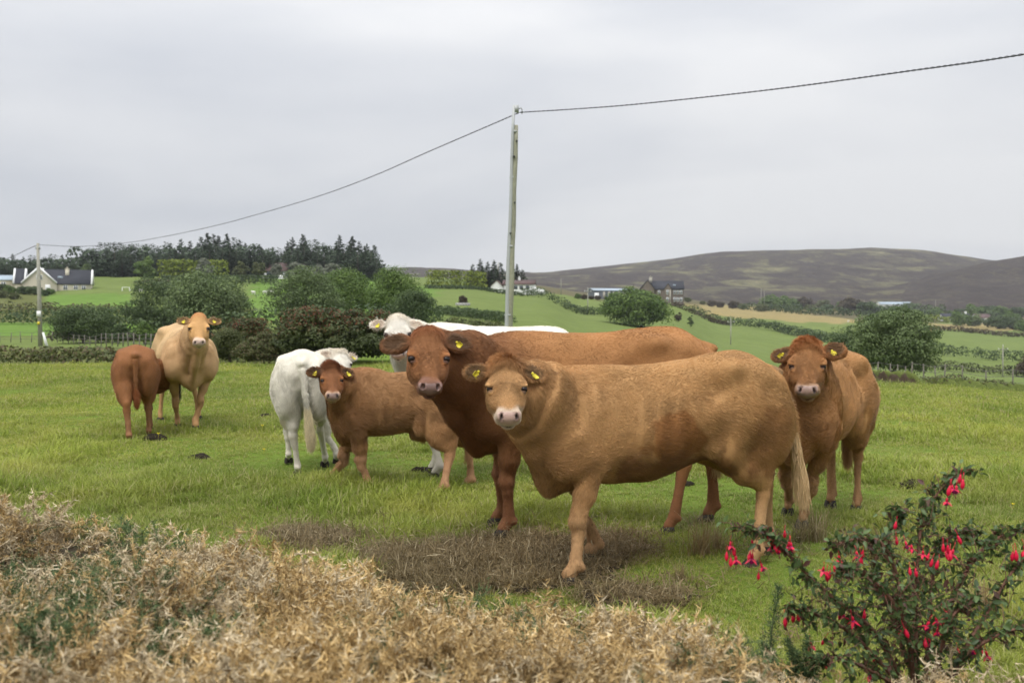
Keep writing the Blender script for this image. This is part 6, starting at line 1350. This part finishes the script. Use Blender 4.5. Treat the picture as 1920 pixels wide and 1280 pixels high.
pyb = 600 + FPX * (CAM_H - zb) / Yb; P = np.stack([Xb, Yb], 1); nz = vnoise(P, 2.4, 71, 3)
green = np.zeros(n)
for cx, cy, rx, ry in ((40, 1190, 130, 130), (270, 1030, 150, 45), (180, 1130, 110, 50), (330, 1210, 130, 60), (880, 1165, 130, 28), (700, 1240, 60, 40), (1480, 1240, 190, 70), (1000, 1240, 90, 26), (560, 1052, 60, 18), (1330, 1215, 60, 30)):
    green = np.maximum(green, sstep(1.3, 0.6, np.sqrt(((pxb - cx) / rx) ** 2 + ((pyb - cy) / ry) ** 2)))
gm = r.random(n) < green * 0.68 + 0.02; pale = (~gm) & (r.random(n) < np.interp(pxb, [0, 450, 520, 1100, 1300], [0.55, 0.55, 0.12, 0.15, 0.45]))
idx = np.where(gm, r.integers(8, 12, n), np.where(pale, r.integers(5, 8, n), r.integers(0, 5, n)))
scatter('cut_gorse', np.stack([Xb, Yb, zb - 0.01 + 0.03 * r.random(n)], 1), r.random(n) * 6.28, r.uniform(0.5, 1.15, n) * np.interp(Yb, [1.7, 4.5], [0.95, 1.05]), idx, DRY, tilt=r.normal(size=(n, 2)) * 0.95)
# loose bleached stalks
M_STALK = simple('bleached_stalk', (0.52, 0.43, 0.28), 0.8, 0.3, 30)
for i in range(24):
    px, py = r.uniform(-60, 1350), 0; Y = r.uniform(2.2, 4.0); X = (px - 960) / FPX * Y; z = float(bank_z(np.array([X]), np.array([Y]))[0]); a = r.random() * 6.28; l = r.uniform(0.07, 0.20)
    mb = MB(); d = np.array([math.cos(a), math.sin(a) * 0.7, r.uniform(0.0, 0.5)]); mb.tube([(0, 0, 0), d * l * 0.5 + (0, 0, 0.012), d * l], [0.0035, 0.0028, 0.0012], 5)
    o = mb.build('dry_stalk', M_STALK, None, (X, Y, z + 0.055), True); tag(o, 'pale dry gorse stalk lying on the cut heap', 'stalk', 'stalks on the gorse heap')
# ------------------------------------------------------------------ green gorse shoot and the fuchsia bush
def shoot_plant(name, label, px, py, Y, h, r, n=1):
    X = (px - 960) / FPX * Y; b = at(px, py, Y); o = empty(name, b); tag(o, label, 'gorse plant'); V = []; F = []; C = []; k = 0; st = MB(); p = np.zeros(3)
    for s in range(n):
        p = np.array([r.normal() * 0.02 * (n > 1), 0, -0.05]); d = np.array([r.normal() * 0.08 * n, r.normal() * 0.08 * n, 1.0]); pts = [p]; hh = h * r.uniform(0.75, 1.0)
        for q in range(16):
            d = d + r.normal(size=3) * 0.05; d /= np.linalg.norm(d); p2 = p + d * hh / 15; t = q / 15
            for m in range(9):
                e = r.normal(size=3); e -= d * (e @ d); e /= np.linalg.norm(e); e = e + d * 0.9; e /= np.linalg.norm(e); l = 0.055 * (1.1 - 0.75 * t)
                sv, sf, scol = [], [], []
                q0 = p + d * r.random() * hh / 15
                for g in range(9):
                    u = r.random(); w = e * 0.6 + r.normal(size=3) * 0.6; w /= np.linalg.norm(w); a = q0 + e * l * u; sx = np.cross(w, r.normal(size=3)); sx /= np.linalg.norm(sx); ll = 0.016 * r.uniform(0.6, 1.3)
                    V += [a - sx * 0.0014, a + sx * 0.0014, a + w * ll]; C += [(r.random(), float(r.random() < 0.12), 0)] * 3; F.append((k, k+1, k+2)); k += 3
            p = p2; pts.append(p)
        st.tube(pts, [0.004 * (1 - 0.05 * i) for i in range(len(pts))], 5)
    st.build('stem', simple('gorse_stem', (0.07, 0.09, 0.04)), o, smooth=True); sp_ = obj('spines', np_mesh('spines', np.array(V), np.array(F), [M_GGRN], col=np.array(C)), o); return o
shoot_plant('gorse_shoot', 'upright green gorse shoot beside the fuchsia bush', 1445, 1262, 3.45, 0.36, r)
shoot_plant('gorse_clump', 'bushy green gorse clump below the hanging fuchsia stems', 1505, 1275, 3.4, 0.22, r, 6)
shoot_plant('gorse_clump', 'low green gorse clump on the bank before the trampled patch', 1395, 1285, 3.3, 0.17, r, 5)
shoot_plant('gorse_clump', 'dark green gorse clump at the near corner of the bank', 60, 1268, 2.55, 0.22, r, 6)
M_FSTEM = simple('fuchsia_stem', (0.17, 0.085, 0.055), 0.7, 0.4, 30, 0.4, 80); M_FLEAF = leaf_mat('fuchsia_leaf', (0.034, 0.062, 0.020), (0.130, 0.195, 0.062), 0.3, 0.45, 0.35, patch=(0.10, 0.030, 0.030))
M_SEPAL = simple('fuchsia_red', (0.58, 0.008, 0.042), 0.45, 0.25, 40); M_COROLLA = simple('fuchsia_purple', (0.30, 0.010, 0.11), 0.5, 0.2, 40)
FY = 3.55
base = at(1722, 1300, FY); base[2] = float(bank_z(np.array([base[0]]), np.array([base[1]]))[0]) - 0.03
bush = empty('fuchsia_bush', base); tag(bush, 'fuchsia bush with hanging crimson flowers growing on the bank', 'bush')
STEMS = [[(1700, 1295, 0), (1640, 1185, -.05), (1560, 1118, -.08), (1500, 1062, -.10), (1440, 1003, -.12), (1388, 988, -.12)], [(1722, 1295, 0), (1716, 1150, .05), (1722, 1040, .08), (1732, 965, .1), (1770, 912, .12), (1816, 879, .12)],
 [(1745, 1295, 0), (1785, 1130, .08), (1832, 1040, .12), (1882, 1003, .15), (1950, 985, .18)], [(1700, 1295, -.05), (1600, 1190, -.12), (1530, 1152, -.15), (1478, 1140, -.16)], [(1725, 1295, 0), (1690, 1110, 0), (1655, 1020, -.02), (1608, 1010, -.03), (1560, 1022, -.04)],
 [(1760, 1295, 0), (1850, 1150, .02), (1905, 1062, .05), (1960, 1020, .08)], [(1700, 1300, -.1), (1640, 1260, -.2), (1570, 1232, -.25), (1535, 1240, -.25)], [(1760, 1300, -.05), (1830, 1215, -.12), (1900, 1180, -.15), (1960, 1185, -.15)], [(1735, 1295, .1), (1745, 1120, .2), (1760, 1030, .22), (1800, 1000, .22), (1840, 1015, .2)],
 [(1715, 1295, -.05), (1700, 1180, -.15), (1660, 1110, -.2), (1610, 1070, -.22), (1570, 1060, -.22)], [(1740, 1300, -.1), (1770, 1200, -.2), (1790, 1150, -.24), (1830, 1120, -.25)], [(1722, 1295, .05), (1670, 1150, .1), (1640, 1060, .12), (1680, 985, .12), (1690, 960, .12)]]
V = []; F = []; C = []; SP = []
for st in STEMS:
    c = spline([at(px, py, FY + d) for px, py, d in st], 8) - base; m = len(c); MB().tube(c, [0.0085 * (1 - 0.85 * i / m) + 0.001 for i in range(m)], 6).build('stem', M_FSTEM, bush, smooth=True); SP.append(c)
    for i in range(3, m):
        for q in range(3):
            d = c[i] - c[i-1]; d /= np.linalg.norm(d); e = d * 0.4 + r.normal(size=3) * 0.8; e[2] += 0.2; e /= np.linalg.norm(e); l = r.uniform(0.05, 0.15) * (0.5 + 0.5 * (1 - i / m)) ; SP.append(np.array([c[i], c[i] + e * l * 0.5, c[i] + e * l + (0, 0, -0.01)]))
for _ in range(165):      # the leafy heart of the bush
    p = at(1715 + r.normal() * 85, 1150 + r.normal() * 62, FY + r.normal() * 0.12) - base; e = r.normal(size=3); e[2] = abs(e[2]); e /= np.linalg.norm(e); SP.append(np.array([p, p + e * 0.05, p + e * 0.10]))
tw = MB()
for c in SP:
    if len(c) == 3: tw.tube(c, [0.0016, 0.0012, 0.0007], 4)
for c in SP:
    for i in range(1, len(c)):
        for q in range(2 if r.random() < 0.7 else 1):
            t = r.random(); p = c[i-1] * (1 - t) + c[i] * t; d = r.normal(size=3); d[2] -= 0.35; d /= np.linalg.norm(d); nrm = np.cross(d, r.normal(size=3)); nrm[2] = abs(nrm[2]) + 0.4; s = np.cross(d, nrm); s /= np.linalg.norm(s); nrm = np.cross(s, d); l = r.uniform(0.018, 0.040); w = l * 0.24; k = len(V)
            V += [p, p + d * l * 0.35 + s * w + nrm * 0.12 * l, p + d * l * 0.35 - nrm * 0.02 * l, p + d * l * 0.35 - s * w + nrm * 0.12 * l, p + d * l * 0.72 + s * w * 0.7, p + d * l * 0.72 - nrm * 0.06 * l, p + d * l * 0.72 - s * w * 0.7, p + d * l - nrm * 0.15 * l]
            v = r.random(); g = float(r.random() < 0.12) * 0.8; C += [(v, g, g)] * 8
            F += [(k, k+1, k+2, k+2), (k, k+2, k+3, k+3), (k+1, k+4, k+5, k+2), (k+2, k+5, k+6, k+3), (k+4, k+7, k+5, k+5), (k+5, k+7, k+6, k+6)]
F = np.array(F); q4 = F[:, 2] != F[:, 3]
fo = obj('foliage', np_mesh('foliage', np.array(V), [F[q4], F[~q4][:, :3]], [M_FLEAF], col=np.array(C)), bush); fo['kind'] = 'stuff'
to = tw.build('twigs', M_FSTEM, bush, smooth=True); to['kind'] = 'stuff'
def flower_mesh(open_, seed):
    rr = np.random.default_rng(seed); a = MB()
    a.tube([(0, 0, 0), (0.003, 0, -0.012), (0.002, 0, -0.022)], [0.0008, 0.0008, 0.0012], 5)                            # stalk
    if open_:
        a.tube([(0.002, 0, -0.022), (0.002, 0, -0.028), (0.002, 0, -0.036)], [0.0030, 0.0042, 0.0048], 8)
        for k in range(4):
            th = k * 1.5708 + rr.random() * 0.5; o_ = np.array([math.cos(th), math.sin(th), 0]); s_ = np.array([-math.sin(th), math.cos(th), 0]); p = np.array([0.002, 0, -0.035]); dz = rr.uniform(0.4, 1.1)
            m = p + o_ * 0.009 - (0, 0, 0.006 * dz); e = p + o_ * 0.024 - (0, 0, 0.012 * dz + 0.006); a.add([p - s_ * 0.002, p + s_ * 0.002, m + s_ * 0.0055, m - s_ * 0.0055, e], [(0, 1, 2, 3), (3, 2, 4)]); a.add([m - s_ * 0.0055 + (0, 0, -0.0012), m + s_ * 0.0055 + (0, 0, -0.0012), e], [(1, 0, 2)])
        b = MB(); b.tube([(0.002, 0, -0.034), (0.002, 0, -0.044), (0.002, 0, -0.050)], [0.0045, 0.0068, 0.0060], 8)
        for k in range(4): b.tube([(0.002, 0, -0.048), (0.002 + rr.normal() * 0.003, rr.normal() * 0.003, -0.064)], 0.0005, 4)
        return a.mesh('flower', M_SEPAL, True), b.mesh('corolla', M_COROLLA, True)
    a.tube([(0.002, 0, -0.020), (0.002, 0, -0.026), (0.002, 0, -0.034), (0.002, 0, -0.043), (0.002, 0, -0.050)], [0.0022, 0.0035, 0.0062, 0.0055, 0.0008], 8)
    return a.mesh('flower', M_SEPAL, True), None
FLW = [flower_mesh(True, s) for s in range(4)] + [flower_mesh(False, 9)]
SPOT = [(1364, 1030), (1372, 1022), (1378, 1035), (1408, 1008), (1412, 1030), (1424, 1052), (1446, 998), (1458, 1015), (1466, 1020), (1472, 992), (1482, 1012), (1545, 1060), (1552, 1065), (1560, 1056), (1566, 1068), (1572, 1040), (1602, 1030), (1612, 1035), (1620, 1028), (1682, 975), (1708, 1018), (1732, 1030), (1745, 1035), (1752, 1045), (1768, 1015), (1776, 1018), (1782, 1026), (1790, 1000), (1776, 930), (1785, 905), (1794, 906), (1804, 885), (1680, 1003), (1480, 1138), (1490, 1142), (1498, 1146), (1622, 1140), (1752, 1150), (1766, 1148), (1776, 1152), (1758, 1172), (1518, 1195), (1546, 1235), (1556, 1236), (1630, 1250), (1636, 1228), (1792, 1208), (1828, 1208), (1838, 1210), (1846, 1214), (1902, 1025), (1916, 1018), (1580, 1142), (1595, 1150), (1660, 1100), (1705, 1060), (1735, 1190), (1690, 1170)]
SPOT += [(px + r.normal() * 9, py + r.normal() * 7) for px, py in SPOT if r.random() < 0.55]
for i, (px, py) in enumerate(SPOT):
    d = r.uniform(-0.18, 0.05) if 1500 < px < 1850 else -0.10; p = at(px, py - 8, FY + d) - base; q = FLW[int(r.choice([0, 1, 2, 3, 4, 4, 4, 4]))]
    f = obj('flower', q[0], bush, p); s = r.uniform(0.95, 1.3); f.scale = (s, s, s); f.rotation_euler = (r.normal() * 0.2, r.normal() * 0.2, r.random() * 6.28)
    if q[1]: obj('corolla', q[1], f)
# ------------------------------------------------------------------ damp air
hm, ht, ho = new_mat('damp_air')
pv = ht.n('ShaderNodeVolumePrincipled', {'Color': (0.93, 0.95, 1.0, 1), 'Density': 0.00012, 'Anisotropy': 0.25}); ht.t.links.new(pv.outputs[0], ho.inputs['Volume'])
hz = MB().box((-4200, -60, -40), (4200, 2900, 190)).build('haze', hm); hz['kind'] = 'stuff'
